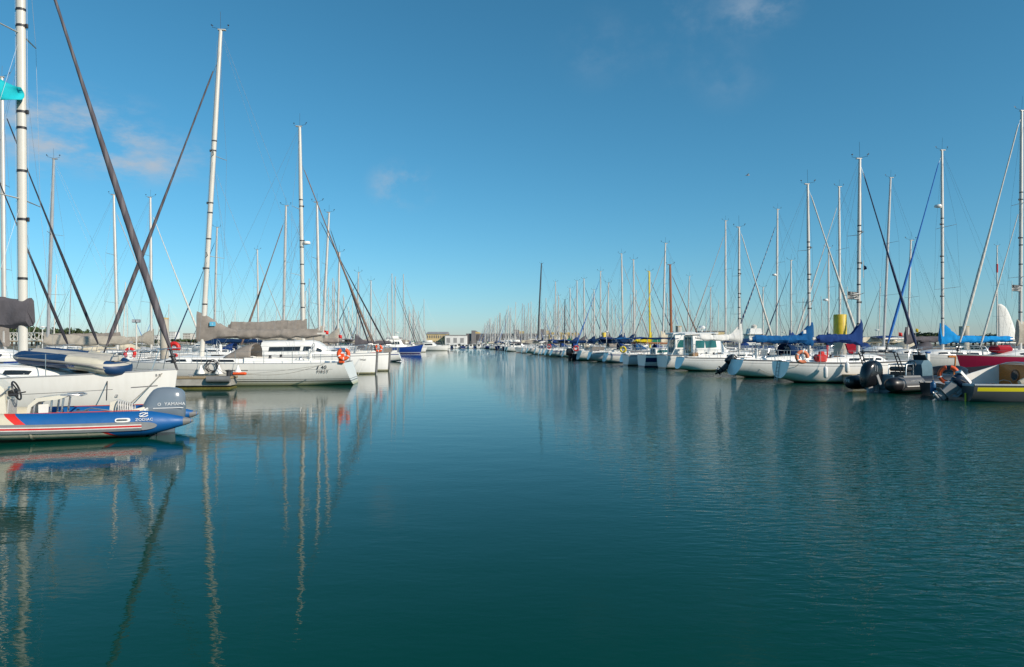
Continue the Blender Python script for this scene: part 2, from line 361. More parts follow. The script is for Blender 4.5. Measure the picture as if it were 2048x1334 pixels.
# ------------------------------------------------------------------ sailing boats
class Hull:
    def __init__(s, L, B, fb, ws=0.8, sb=0.18, ss=0.04, bowrake=0.5, transom=-0.35, zks=0.02, vee=0.0):
        s.L, s.B, s.fb, s.ws, s.sb, s.ss, s.br, s.tr, s.zks, s.vee = L, B, fb, ws, sb, ss, bowrake, transom, zks, vee
    def half(s, t):
        if t < 0.42: k = s.ws + (1 - s.ws) * math.sin(math.pi / 2 * t / 0.42)
        else: k = max(0.0, 1 - ((min(t, 1) - 0.42) / 0.58) ** 2.1) ** 0.95
        return max(0.012, s.B / 2 * k)
    def sheer(s, t): return s.fb + s.sb * max(0, (t - .3) / .7) ** 2 + s.ss * max(0, (.3 - t) / .3) ** 2
    def keel(s, t):
        if t < 0.25: return s.zks + (-0.35 - s.zks) * sm(t / 0.25)
        return -0.35 + 0.15 * sm((t - .6) / .4)
    def pt(s, t, a, side):
        zs, zk, b = s.sheer(t), s.keel(t), s.half(t)
        e = 0.5 + 0.6 * sm((t - .45) / .55) + s.vee
        y = b * max(0, math.cos(a * math.pi / 2)) ** e; f = math.sin(a * math.pi / 2) ** 1.15
        z = zs - (zs - zk) * f
        x = -s.L / 2 + s.L * t - s.br * f * t ** 8 + s.tr * f * (1 - t) ** 10
        return V((x, side * y, z))
    def edge(s, t, side, inset=0.0, dz=0.0):
        p = s.pt(t, 0, side); p.y -= side * min(inset, abs(p.y)); p.z += dz; return p
    def t_of(s, x): return (x + s.L / 2) / s.L
    def hull_mb(s, ns=22, na=8):
        b = MB(); ts = [1 - (1 - i / ns) ** 1.25 for i in range(ns + 1)]
        rings = []
        for t in ts:
            a = [k / na for k in range(na + 1)]
            rings.append([s.pt(t, k, 1) for k in a] + [s.pt(t, k, -1) for k in a[-2::-1]])
        n = len(rings[0])
        b.loft(rings, False, False, False, 0, lambda i, j: (ts[i] * s.L, s.sheer(ts[i]) - rings[i][j].z))
        b.add(rings[0], [tuple(range(n))[::-1]], 1 if True else 0, [(0, 9)] * n)
        b.add(rings[-1], [tuple(range(n))], 0, [(0, 9)] * n)
        return b
    def deck_mb(s, ns=16):
        b = MB(); rings = []
        for i in range(ns + 1):
            t = i / ns; w = s.half(t); z = s.sheer(t) - 0.005
            x = -s.L / 2 + s.L * t
            rings.append([V((x, w * k, z + 0.05 * (1 - k * k) * min(1, w))) for k in (1, .6, .2, -.2, -.6, -1)])
        b.loft(rings, False, False, False); return b
def ringpts(w, z0, h):      # cabin section
    return [(w, z0), (w * .94, z0 + h * .72), (w * .84, z0 + h * .93), (w * .45, z0 + h * 1.04), (0, z0 + h * 1.07)]
def cabin_mb(H, t0, t1, hgt, wf=0.62, front=0.35, drop=0.03, n=12):
    """coachroof between hull stations t0 (aft) and t1 (fore): full height aft, sloping down forward"""
    b = MB(); rings = []; prof = []
    for i in range(n + 1):
        t = t0 + (t1 - t0) * i / n; k = i / n
        h = hgt * (1 - sm((k - (1 - front)) / front) * 0.85) * (1 + .04 * k)
        w = min(H.half(t) * (wf + .12 * k * (k < 0.9)), H.B * wf / 2 * 1.02) * (1 - 0.25 * max(0, k - .7) / .3)
        z0 = H.sheer(t) - drop; x = -H.L / 2 + H.L * t
        pr = ringpts(w, z0, h); prof.append((x, w, z0, h))
        rings.append([V((x, y, z)) for y, z in pr] + [V((x, -y, z)) for y, z in pr[-2::-1]])
    b.loft(rings, False, False, False)
    n_ = len(rings[0])
    b.add(rings[0], [tuple(range(n_))[::-1]]); b.add(rings[-1], [tuple(range(n_))])
    return b, prof
def prof_at(prof, x):
    for a, b in zip(prof, prof[1:]):
        if a[0] <= x <= b[0]:
            k = (x - a[0]) / (b[0] - a[0]); return tuple(p + (q - p) * k for p, q in zip(a, b))
    return prof[0] if x < prof[0][0] else prof[-1]
def side_window(prof, x0, x1, lo, hi, side, slant=0.0, off=0.006):
    b = MB(); up = []; dn = []
    for i in range(5):
        x = x0 + (x1 - x0) * i / 4
        for lst, f, dx in ((dn, lo, 0), (up, hi, slant)):
            xx = x + dx; _, w, z0, h = prof_at(prof, xx); y = w * (1 - .06 * f / .72) + off
            lst.append(V((xx, side * y, z0 + h * f)))
    vs = dn + up; b.add(vs, [(i, i + 1, i + 6, i + 5) if side < 0 else (i, i + 5, i + 6, i + 1) for i in range(4)])
    return b
def cover_mb(x0, x1, z0, z1, h0, h1, w, seed, wrap=0.0, sag=0.10, style='cover', mastr=0.1, n=26):
    """canvas over the sail flaked on the boom. x0 at the mast, x1 at the boom's end; taller and wrapped at the mast"""
    b = MB(); rings = []; nt_ = max(2, round(abs(x1 - x0) / 1.05))
    for i in range(n + 1):
        k = i / n; x = x0 + (x1 - x0) * k; zb = z0 + (z1 - z0) * k
        if style == 'cover': hh = h1 + (h0 - h1) * (1 - sm(k / .28)) + (h0 - h1) * .18 * (1 - k)
        else: hh = h0 + (h1 - h0) * k
        ww = w * (0.8 + .35 * math.sin(math.pi * min(1, k * 1.1 + .05))) * (1 if style == 'cover' else .85)
        if k > .96: hh *= .7; ww *= .75
        low = -0.12 - 0.05 * noise.noise(V((k * 9, seed, 1))) - (0.25 * (h0 > .75) * (1 - sm(k / .2)) if style == 'cover' else 0)
        ring = []
        for j in range(14):
            a = 2 * math.pi * j / 14; cy = math.cos(a); sz = math.sin(a)
            zz = (low if sz < 0 else 0) * abs(sz) + (hh * sz if sz > 0 else 0)
            pinch = 1 - .45 * max(0, sz) ** 2
            tie = abs(((k * nt_ + .35 * noise.noise(V((k * 4, seed, 7)))) % 1.0) - .5) * 2; puff = 1 - (.13 if style == 'cover' else .05) * sm((tie - .8) / .2) * (k > .12)
            fold = noise.noise(V((x * 1.1 + zb + sz * 2.2, seed * 5 + sz * 3.5, cy))) * .10 * (1 + 1.0 * (1 - sm(k / .3)))
            wr = fold + noise.noise(V((x * 2.6 + sz * 1.5, sz * 2 + seed * 3, cy * 2))) * .05 + noise.noise(V((x * 6, sz * 5 + seed, cy * 3))) * .02
            ring.append(V((x, cy * (ww * pinch * puff + wr), zb + zz * puff - sag * math.sin(math.pi * k) * .5 - (.06 if style == 'cover' else .015) * (1 - tie) * (sz < 0) + wr * .7)))
        rings.append(ring)
    b.loft(rings); return b
def furl_mb(bot, top, r, n=10, segs=22, f0=0.035, f1=0.98):
    pts = []; rad = []
    for i in range(segs + 1):
        k = f0 + (f1 - f0) * i / segs; p = mid(bot, top, k); p.x += 0.0
        sag = 0.012 * (V(top) - V(bot)).length * math.sin(math.pi * k); p.z -= sag * .4
        pts.append(p); q = i / segs
        rad.append(r * .82 * (0.45 + .55 * sm(q / .06)) * (1.0 - .60 * sm((q - .18) / .60) - .12 * sm((q - .95) / .05)) * (1 + .09 * noise.noise(V((q * 19, r * 50, bot[0]))) + .05 * noise.noise(V((q * 60, r * 50, bot[0])))))
    b = MB(); b.tube(pts, rad, n); return b
def sailboat(label, mast_xy, H_, d, bow, L=10.5, B=None, fb=1.12, furl='white', frad=0.075, cover='navy', hull=None, deck=None, mast=None, rake=0.0, det=1,
             mf=0.58, ws=0.78, transom=-0.35, zks=0.05, bowrake=0.55, cabh=0.42, sprd=2, hood=None, group=None, style='cover', ch=None, boomz=None, vee=0.0, extras=None,
             mastr=None, inner=None, rails=True, ang=0.0, coverlen=1.0, furlf=0.9, sb=0.18, wintype='strip', transom_mat=None, name='sailboat', hood_x=None, radar=None, windows=None, bare=False):
    B = B or L * 0.31; mast = mast or alu; hull = hull or HW[0]
    rz = AX + (0 if bow > 0 else math.pi) + ang
    xm = (mf - .5) * L
    c = V((mast_xy[0], mast_xy[1], 0)) - RZ(rz) @ V((xm, 0, 0))
    o = thing(name, label, 'sailboat', c, rz, group)
    h = Hull(L, B, fb, ws, sb, .04, bowrake, transom, zks, vee)
    wr = 0.0035 + d * 0.00005
    if det: recalc(h.hull_mb(24 if det > 1 else 16, 9 if det > 1 else 6).build('hull', [hull, transom_mat or hull], o))
    else: recalc(h.hull_mb(10, 4).build('hull', [hull, transom_mat or hull], o))
    h.deck_mb(16 if det else 8).build('deck', deck or deckm, o)
    ct0, ct1 = .40, min(.80, mf + .19)
    cb, prof = cabin_mb(h, ct0, ct1, cabh, n=14 if det else 6)
    cab = recalc(cb.build('cabin', gel, o, 50))
    x0, x1 = prof[0][0], prof[-1][0]; cl = x1 - x0
    if det:
        wins = windows or ([(.06, .28), (.34, .56), (.60, .74)] if wintype == 'strip' else [(.08, .2), (.26, .38), (.44, .56), (.6, .7)])
        for a0, a1 in wins:
            for sd_ in (-1, 1):
                side_window(prof, x0 + cl * a0, x0 + cl * a1, .30, .62, sd_, slant=.06).build('cabin_window', glass, cab)
    else:
        w_ = MB()
        for sd_ in (-1, 1):
            q = side_window(prof, x0 + cl * .08, x0 + cl * .66, .3, .62, sd_, .05); w_.add(q.v, q.f)
        w_.build('cabin_window', glass, cab)
    # cockpit
    if det:
        for sd_ in (-1, 1):
            ck = MB(); rings = []
            for i in range(9):
                t = .04 + (ct0 - .04) * i / 8; w = h.half(t) * .66; z = h.sheer(t) - .03; x = -L / 2 + L * t
                hh = .10 + .22 * sm(i / 8)
                rings.append([V((x, sd_ * w, z)), V((x, sd_ * (w - .04), z + hh)), V((x, sd_ * (w - .20), z + hh + .01)), V((x, sd_ * (w - .24), z))])
            ck.loft(rings); recalc(ck.build('coaming', gel, o))
            if det > 1:
                for tw in (.18, .3):
                    wz = MB(); z = h.sheer(tw) + .10 + .2 * sm(tw / .4)
                    wz.lathe([(.085, 0), (.07, .05), (.06, .09), (.075, .14), (.05, .155)], 12, mtx=Matrix.Translation((-L / 2 + L * tw, sd_ * (h.half(tw) * .66 - .12), z)))
                    wz.build('winch', steel if tw < .2 else dark, o)
        cm = MB(); z0 = prof[0][2]; cm.box((x0 - .012, 0, z0 + cabh * .55), (.02, .6, cabh * .8)); cm.build('companionway', wood if (det > 1 and hood is None) else dark, o)
    if det > 1:
        # wheel and pedestal, hatch, toe rails
        wh = MB(); xw = -L / 2 + L * .15; zd = h.sheer(.15)
        wh.torus(.42, .016, Matrix.Translation((xw, 0, zd + .62)) @ Matrix.Rotation(R(78), 4, 'Y'), 28, 6)
        for k in range(5):
            a = 2 * math.pi * k / 5; q = Matrix.Rotation(R(78), 4, 'Y') @ V((.42 * math.cos(a), .42 * math.sin(a), 0))
            wh.tube([(xw, 0, zd + .62), (xw + q.x, q.y, zd + .62 + q.z)], .010, 5)
        wh.build('steering_wheel', steel, o)
        pd = MB(); pd.box((xw + .1, 0, zd + .36), (.16, .22, .72), .04); pd.build('pedestal', gel, o)
        for xh in (x0 + cl * .35, x0 + cl * .92):
            hb = MB(); p = prof_at(prof, xh); hb.box((xh, 0, p[2] + p[3] * 1.07 + .03), (.52, .52, .05), .02); hb.build('hatch', glass, cab)
        tr = MB()
        for sd_ in (-1, 1): tr.tube([h.edge(i / 24, sd_, .02, .015) for i in range(25)], .022, 5)
        tr.build('toe_rail', alug, o)
    # spars
    mr = mastr or (0.045 + H_ * 0.0042); z0m = h.sheer(mf) - .02 if cabh < .1 else prof_at(prof, xm)[2] + prof_at(prof, xm)[3] * .95
    def mp(z): k = (z - z0m) / (H_ - z0m); return V((xm + rake * k, 0, z))
    mb = MB(); nm = 14 if det > 1 else (9 if det else 6)
    zz = [z0m + (H_ - z0m) * k for k in (0, .35, .7, .86, .995, 1)]
    mb.tube([mp(z) for z in zz], [mr, mr, mr, mr * .85, mr * .72, mr * .72], nm, flat=.82)
    if det: mb.box(mp(H_ + .02) + V((-.06, 0, 0)), (mr * 3.2, mr * 1.3, .05), .01)
    mo = mb.build('mast', mast, o)
    if det > 1:
        for q in (.16, .27, .36, .44, .47, .63, .66):
            ft = MB(); z = z0m + (H_ - z0m) * q; p = mp(z); r_f = mr * (1.05 if q < .7 else .9)
            ft.tube([p + V((0, 0, -.035)), p + V((0, 0, .035))], r_f, 14, flat=.83)
            if int(q * 100) % 2: ft.box(p + V((mr + .03, 0, 0)), (.09, .05, .12), .01)
            ft.build('mast_fitting', dark, mo)
    tips = []
    for k in range(sprd):
        f = (k + 1) / (sprd + 1) * (1.0 if sprd > 1 else 1.04); z = z0m + (H_ * .93 - z0m) * f; w = B * (.36 - .07 * k)
        s_ = MB()
        for sd_ in (-1, 1):
            tip = mp(z) + V((-w * .28, sd_ * w, .05)); s_.tube([mp(z), tip], [.035 if det > 1 else .028, .018 + wr * .6], 6, flat=.5); tips.append((sd_, tip))
        s_.build('spreader', mast if det > 1 else alug, mo)
    if det:
        a = MB(); top = mp(H_)
        a.tube([top, top + V((0, .05, .95 if det > 1 else .7))], .006 + wr * .3, 4)
        a.tube([top + V((0, 0, .06)), top + V((.42, -.03, .16))], .006 + wr * .4, 4)
        a.add([top + V((.36, -.02, .22)), top + V((.50, -.04, .24)), top + V((.50, -.04, .33)), top + V((.42, -.03, .27))], [(0, 1, 2, 3)])
        a.tube([top + V((.42, -.03, .14)), top + V((.42, -.03, .28))], .007 + wr * .3, 4)
        a.tube([top + V((0, 0, .05)), top + V((-.40, .06, .11)), top + V((-.40, .06, .22))], .006 + wr * .4, 4)
        a.lathe([(.004, 0), (.05, .02), (.05, .05), (.004, .07)], 6, mtx=Matrix.Translation(top + V((-.40, .06, .22))))
        a.build('masthead_instruments', dark, mo)
    if radar:
        rb = MB(); p = mp(radar); rb.lathe([(.03, -.02), (.24, 0), (.26, .08), (.22, .17), (.03, .2)], 14, mtx=Matrix.Translation(p + V((.34, 0, 0)))); rb.box(p + V((.2, 0, -.03)), (.34, .12, .04))
        rb.build('radar_dome', gel, mo)
    # standing and running rigging
    rg = MB(); bowp = h.edge(.996, 1); bowp.y = 0; bowp.z += .08; sternp = V((-L / 2 + .05, 0, h.sheer(0) + .15))
    nr = 4 if det else 3
    for sd_ in (-1, 1):
        ch_ = h.edge(h.t_of(xm - .12), sd_, .06)
        path = [ch_] + [tp for s2, tp in tips if s2 == sd_] + [mp(H_ * .96)]
        for a1, a2 in zip(path, path[1:]): rg.tube([a1, a2], wr, nr, caps=False)
        if tips and det:
            rg.tube([h.edge(h.t_of(xm - .35), sd_, .1), mp(z0m + (H_ * .93 - z0m) / (sprd + 1))], wr, nr, caps=False)
            if sprd > 1: rg.tube([tips[0 if sd_ < 0 else 1][1], mp(z0m + (H_ * .93 - z0m) * 2 / (sprd + 1))], wr * .8, nr, caps=False)
    rg.tube([sternp, mp(H_)], wr, nr, caps=False)
    boomz = boomz or (h.sheer(mf) + cabh + .72)
    bl = L * (mf - .12) * coverlen; xb = xm - .12; zend = boomz + .06
    if det:
        rg.tube([V((xb - bl, 0, zend)), mp(H_ * .99)], wr * .7, nr, caps=False)
        rg.tube([mp(z0m + .3) + V((mr + .03, .05, 0)), mp(H_ * .97) + V((mr * .8 + .03, .05, 0))], wr * .8, nr, caps=False)
        rg.tube([mp(z0m + .3) + V((-mr - .02, -.04, 0)), mp(H_ * .97) + V((-mr * .8 - .02, -.04, 0))], wr * .8, nr, caps=False)
        if cover != 'none':
            for k in (.3, .62):
                for sd_ in (-1, 1): rg.tube([V((xb - bl * k, sd_ * .16, boomz + .1)), mp(H_ * .62)], wr * .6, nr, caps=False)
        rg.tube([V((xb - bl * .93, 0, zend - .05)), V((-L / 2 + L * .14, 0, h.sheer(.14) + .2))], wr * 1.6, nr, caps=False)
    rg.build('rigging', wire, o)
    bm = MB(); bm.tube([V((xb, 0, boomz)), V((xb - bl - .2, 0, zend + .01))], .065 if det else .06, 8 if det else 5, flat=1.2); bo = bm.build('boom', whitem if bare else mast, o)
    if cover not in ('none',):
        hh0 = ch or (.95 if style == 'cover' else .5)
        cm_ = cover_mb(xm + mr + .10, xb - bl, boomz, zend, hh0, .26 if style == 'cover' else hh0 * .7, .20 if style == 'cover' else .24, hash(label) % 97 / 7.0 if False else (len(label) * 1.37 + mast_xy[0]) % 13, style=style,
                       n=72 if det > 1 else (36 if det else 8))
        cm_.build('sail_cover', CL[cover], o, 60)
    if furl:
        topp = mp(H_ * furlf) + V((mr + .04, 0, 0)); bt = bowp + V((-.05, 0, .18))
        furl_mb(bt, topp, frad, 12 if det > 1 else (8 if det else 5), 90 if det > 1 else (24 if det else 10)).build('furled_jib', FU[furl], o)
        if det > 1:
            dr = MB(); ax_ = (topp - bt).normalized(); q = ax_.to_track_quat('Z', 'Y').to_matrix().to_4x4()
            dr.lathe([(.03, -.28), (.03, -.05), (.10, -.04), (.10, .0), (.06, .02), (.06, .11), (.10, .13), (.10, .16), (.04, .18), (.04, .5)], 14, mtx=Matrix.Translation(bt) @ q)
            dr.build('furling_drum', dark, o)
            fs = MB(); fs.tube([topp + (topp - bt).normalized() * -.9, topp + (mp(H_ * furlf + .3) - topp) * .8], .018, 6); fs.build('forestay', steel, o)
        else:
            rg2 = MB(); rg2.tube([bt, topp], wr * 1.2, 4); rg2.build('forestay', wire, o)
    if inner:
        bt = bowp + V((-.34 * L * (1 - mf) * 1.0, 0, .1)); furl_mb(bt, mp(H_ * inner[1]) + V((mr + .04, 0, 0)), inner[2], 8, 16).build('furled_staysail', FU[inner[0]], o)
    # rails
    if det and rails:
        rl = MB(); rr = .0125 if det > 1 else .013 + d * .00006
        for sd_ in (-1, 1):
            p = [h.edge(.86, sd_, .05, .0), h.edge(.88, sd_, .05, .56), h.edge(.975, sd_, .02, .62)]
            rl.tube(p, rr, 6); rl.tube([h.edge(.95, sd_, .03), h.edge(.965, sd_, .02, .6)], rr, 5)
            rl.tube([h.edge(.875, sd_, .05, .3), h.edge(.965, sd_, .02, .33)], rr * .8, 5)
        rl.tube([h.edge(.975, 1, .02, .62), V((L / 2 + .12, 0, h.sheer(1) + .62)), h.edge(.975, -1, .02, .62)], rr, 6)
        rl.build('pulpit', steel, o)
        for sd_ in (-1, 1):
            pp = MB()
            pp.tube([h.edge(.09, sd_, .06), h.edge(.09, sd_, .06, .6), h.edge(.01, sd_, .1, .62), V((-L / 2 + .02, sd_ * h.half(0) * .35, h.sheer(0) + .62)), V((-L / 2 + .02, sd_ * h.half(0) * .35, h.sheer(0)))], rr, 6)
            pp.tube([h.edge(.01, sd_, .1), h.edge(.01, sd_, .1, .62)], rr, 5)
            pp.tube([h.edge(.09, sd_, .06, .32), h.edge(.01, sd_, .1, .32), V((-L / 2 + .02, sd_ * h.half(0) * .35, h.sheer(0) + .32))], rr * .8, 5)
            pp.build('pushpit', steel, o)
        ts = [.09, .2, .31, .42, .53, .64, .75, .86]
        for sd_ in (-1, 1):
            ll = MB()
            for t in ts[1:-1]: ll.tube([h.edge(t, sd_, .05), h.edge(t, sd_, .05, .61)], rr, 5)
            for zz_ in (.31, .6):
                for t0, t1 in zip(ts, ts[1:]): ll.tube([h.edge(t0, sd_, .05, zz_), h.edge(t1, sd_, .05, zz_)], wr * 1.0, 4, caps=False)
            ll.build('lifelines', steel, o)
    if extras is not None:
        if extras < .5:
            for sd_ in (-1, 1):
                dg = MB(); dg.loft([[h.edge(t, sd_, .045, .06), h.edge(t, sd_, .045, .55)] for t in (.10, .16, .22, .29)], False, False, False); dg.build('dodger', CL[hood or cover if (hood or cover) != 'none' else 'navy'], o)
        if .25 < extras < .8:
            for sd_ in (-1, 1):
                hw = MB(); tt = [.5, .53, .56, .6]
                hw.loft([[h.pt(t, .20, sd_) + V((0, sd_ * .012, 0)), h.pt(t, .34, sd_) + V((0, sd_ * .012, 0))] for t in tt], False, False, False); hw.build('hull_window', glass, o)
        ld = MB()
        for y in (-.2, .14): ld.tube([(-L / 2 - .06, y, .3), (-L / 2 - .02, y, h.sheer(0) + .55)], .018, 5)
        for q in range(4): ld.tube([(-L / 2 - .05, -.2, .4 + .24 * q), (-L / 2 - .05, .14, .4 + .24 * q)], .016, 5)
        ld.build('boarding_ladder', steel, o)
        if extras > .6:
            bi = MB(); zt_ = h.sheer(.2) + 1.75; bi.loft([[V((-L / 2 + L * t, y * h.half(.2) * .8, zt_ - .14 * y * y - .10 * abs(t - .2) / .1)) for y in (-1, -.6, -.2, .2, .6, 1)] for t in (.09, .15, .2, .26, .32)], False, False, False)
            bo_ = bi.build('bimini', CL[hood or 'navy'], o); bo_.modifiers.new('thick', 'SOLIDIFY').thickness = .02
            for t in (.09, .32):
                fr = MB()
                for sd_ in (-1, 1): fr.tube([h.edge(.2, sd_, .1), V((-L / 2 + L * t, sd_ * h.half(.2) * .8, zt_ - .25))], .014, 5)
                fr.tube([V((-L / 2 + L * t, -h.half(.2) * .8, zt_ - .25)), V((-L / 2 + L * t, 0, zt_ - .13)), V((-L / 2 + L * t, h.half(.2) * .8, zt_ - .25))], .014, 5)
                fr.build('bimini_frame', steel, o)
        if .35 < extras < .7:
            po = MB(); po.tube([(-L / 2 + .15, h.half(0) * .5, h.sheer(0)), (-L / 2 + .15, h.half(0) * .5, h.sheer(0) + 2.3)], .025, 6); po.lathe([(.05, 0), (.22, .03), (.22, .1), (.05, .13)], 10, mtx=Matrix.Translation((-L / 2 + .15, h.half(0) * .5, h.sheer(0) + 2.3))); po.build('aerial_pole', gel, o)
    # spray hood over the companionway
    if hood:
        hx = hood_x or x0 + .1; hm = MB(); arcs = []; pr = prof_at(prof, max(x0, hx)); w = pr[1] * 1.02; zb = pr[2] + pr[3] * .7
        for k in range(7):
            q = k / 6; hh = .78 * math.sin(math.pi / 2 * min(1, .12 + q * .95)) + .02; xx = hx + .95 - 1.45 * q + .12 * (q > .9)
            arcs.append([V((xx + (.25 - .1 * q) * (1 - abs(math.sin(a_))) * 0, w * math.cos(a_) * (.9 + .1 * math.sin(a_)), zb + hh * (max(0, math.sin(a_)) ** .55) - .02)) for a_ in [math.pi * j / 12 for j in range(13)]])
        hm.loft(arcs, False, False, False)
        ho = hm.build('sprayhood', CL[hood], o, 60)
        so = ho.modifiers.new('thick', 'SOLIDIFY'); so.thickness = .015
        if det > 1:
            for sd_ in (-1, 1):
                pw = MB(); pts = []
                for k0, j0 in ((1, 2), (4, 2), (4, 4), (2, 4)):
                    jj = j0 if sd_ > 0 else 12 - j0; p = arcs[k0][jj].copy(); p.y += sd_ * .022; p.z += .01; pts.append(p)
                pw.quad(*pts); pw.build('window_panel', clear, ho)
    return o, h, prof
HW = [hullmat('white_hull', WHITE, weed=.10, boot=((0.03, 0.05, 0.10), .07, .13), cove=[((0.25, .27, .3), .20, .225)]),
      hullmat('white_hull_grey', (0.76, 0.75, 0.73), (0.03, 0.03, 0.035), weed=.10, boot=((0.12, 0.12, 0.12), .08, .12), cove=[((.06, .06, .07), .12, .16)]),
      hullmat('white_hull_blue_band', WHITE, (0.02, 0.04, 0.10), boot=((0.02, 0.05, 0.2), .08, .16), cove=[((0.02, 0.05, .22), .16, .26)]),
      hullmat('cream_hull', (0.66, 0.60, 0.47), (0.12, 0.02, 0.015), boot=((0.4, 0.05, 0.03), .06, .10)),
      hullmat('navy_hull', (0.012, 0.03, 0.13), (0.12, 0.02, 0.015), boot=((0.7, 0.7, 0.68), .06, .11)),
      hullmat('white_hull_red_boot', WHITE, (0.18, 0.02, 0.02), boot=((0.4, 0.03, 0.03), .06, .10), cove=[((0.35, .03, .04), .15, .19)])]

# ------------------------------------------------------------------ far shore
land = mat('shore_ground', (0.16, 0.15, 0.10), 0.95, var=0.4, scale=0.05)
def slab(name, x0, x1, y0, y1, z0, z1, m, kind=None, parent=None, bev=0):
    b = MB(); b.box(((x0 + x1) / 2, (y0 + y1) / 2, (z0 + z1) / 2), (x1 - x0, y1 - y0, z1 - z0), bev); return tag(b.build(name, m, parent), kind=kind)
slab('ground', -2400, 2400, 430, 3000, -1, 1.2, land, 'structure')
slab('shore_ground', -1500, -112, 215, 429.5, -1, 1.3, land, 'structure')
slab('shore_ground', 150, 1500, 190, 429.5, -1, 1.3, land, 'structure')
def leafy(name, boxes, n, leaf, cols, label=None, cat=None, kind='stuff', seed=3):
    """far wood: clumps of leaf-sized faces spread through rounded crowns on short trunks"""
    r = random.Random(seed); b = MB()
    for x, y, z, rx, rz_ in boxes:
        lob = [(V((r.uniform(-.6, .6) * rx, r.uniform(-.4, .4) * rx, r.uniform(.0, .6) * rz_)), r.uniform(.45, .75)) for _ in range(7)]
        for _ in range(n):
            c0, q = r.choice(lob); dv = V((r.gauss(0, 1), r.gauss(0, 1), r.gauss(0, 1))).normalized() * (r.uniform(.55, 1) * q)
            p = V((x, y, z)) + c0 + V((dv.x * rx, dv.y * rx, dv.z * rz_ * .8)); s_ = leaf * r.uniform(.6, 1.4)
            a = V((r.gauss(0, 1), r.gauss(0, 1), r.gauss(0, .6))).normalized() * s_; c_ = V((r.gauss(0, 1), r.gauss(0, 1), r.gauss(0, .6))).normalized() * s_
            b.add([p - a, p - c_, p + a, p + c_], [(0, 1, 2, 3)], r.randrange(len(cols)))
        b.tube([(x, y, .5), (x + r.uniform(-.4, .4), y, z)], rx * .06 + .1, 5, len(cols))
    o = b.build(name, cols + [mat('bark', (0.10, 0.07, 0.05), 0.9)], smooth=False)
    return tag(o, label, cat, kind=kind)
lf = [mat('pine_leaf_%s' % k, c, 0.8, var=0.3, scale=.3) for k, c in (('dark', (0.022, 0.040, 0.012)), ('mid', (0.045, 0.075, 0.018)), ('light', (0.075, 0.105, 0.028)))]
r_ = random.Random(4)
def woodline(px0, px1, d0, d1, ytop, step, sd_):
    out = []; px = px0; r = random.Random(sd_)
    while px < px1:
        d = r.uniform(d0, d1); top = zat(ytop(px) + r.uniform(-1.5, 3), d); p = at(px, d)
        rz_ = max(1.2, (top - 1.2) * .42); out.append((p.x, p.y, top - rz_ * 1.05, r.uniform(3.2, 5.2), rz_)); px += step * r.uniform(.6, 1.4)
    return out
leafy('pine_wood', woodline(-120, 232, 232, 262, lambda p: 650 + 10 * sm((p - 20) / 190) + 10 * max(0, (p - 170) / 60), 11, 5), 420, .5, lf, kind='stuff')
leafy('far_wood', woodline(230, 470, 640, 700, lambda p: 678, 7, 8), 90, 1.1, lf, kind='stuff', seed=8)
leafy('shore_wood', woodline(1835, 2120, 240, 300, lambda p: 667 + 5 * math.sin(p * .03) + (4 if p > 1990 else 0), 11, 6), 340, .55, lf, kind='stuff', seed=6)
leafy('low_scrub', woodline(1170, 1840, 520, 640, lambda p: 681 + 2 * math.sin(p * .05), 9, 9), 90, 1.0, lf, kind='stuff', seed=9)
leafy('quay_scrub', woodline(470, 860, 560, 660, lambda p: 683, 10, 12), 70, 1.0, lf, kind='stuff', seed=12)

wallc = {k: mat('render_' + k, c, 0.85, var=0.15, scale=.2) for k, c in dict(tan=(0.62, 0.48, 0.25), white=(0.74, 0.73, 0.70), dark=(0.20, 0.19, 0.19), grey=(0.30, 0.30, 0.30), pale=(0.58, 0.54, 0.48), ochre=(0.58, 0.42, 0.14)).items()}
roofm = mat('roof_sheet', (0.30, 0.29, 0.28), 0.7, var=0.15, scale=.3)
def building(label, px0, px1, ytop, d, deep, wall, rows=2, cols_=8, roof='flat', name='building', cat='building', winm=None, base=1.2, wh=.5):
    a, c_ = at(px0, d), at(px1, d); top = zat(ytop, d); w = c_.x - a.x
    o = thing(name, label, cat, ((a.x + c_.x) / 2, d, base))
    H_ = top - base; b = MB(); b.box((0, deep / 2, H_ / 2), (w, deep, H_)); b.build('wall', wallc[wall], o, smooth=False)
    rf = MB()
    if roof == 'flat': rf.box((0, deep / 2, H_ + .2), (w + .6, deep + .6, .4))
    elif roof == 'gable':
        rf.add([(-w / 2 - .4, -.4, H_), (w / 2 + .4, -.4, H_), (w / 2 + .4, deep / 2, H_ + H_ * .22), (-w / 2 - .4, deep / 2, H_ + H_ * .22), (-w / 2 - .4, deep + .4, H_), (w / 2 + .4, deep + .4, H_)],
               [(0, 1, 2, 3), (3, 2, 5, 4), (0, 3, 4), (1, 5, 2), (0, 4, 5, 1)])
    elif roof == 'barrel':
        k_ = 4
        for q in range(k_):
            xx0 = -w / 2 + w * q / k_; rings = []
            for e in (-.3, deep + .3): rings.append([V((xx0 + w / k_ * (j / 8), e, H_ + .02 + math.sin(math.pi * j / 8) * H_ * .16)) for j in range(9)])
            rf.loft(rings, False, False, False); rf.add(rings[0], [tuple(range(9))]); rf.add(rings[1], [tuple(range(9))[::-1]])
    recalc(rf.build('roof', roofm if roof != 'barrel' else wallc[wall], o, smooth=False))
    wm = winm or mat('far_window', (.16, .15, .14), .4)
    for r in range(rows):
        for k in range(cols_):
            x = -w / 2 + w * (k + .5) / cols_; z = H_ * (r + .5) / rows
            m_ = MB(); m_.box((x, -.04, z), (w / cols_ * .5, .12, H_ / rows * wh)); m_.build('window', wm, o, smooth=False)
    return o
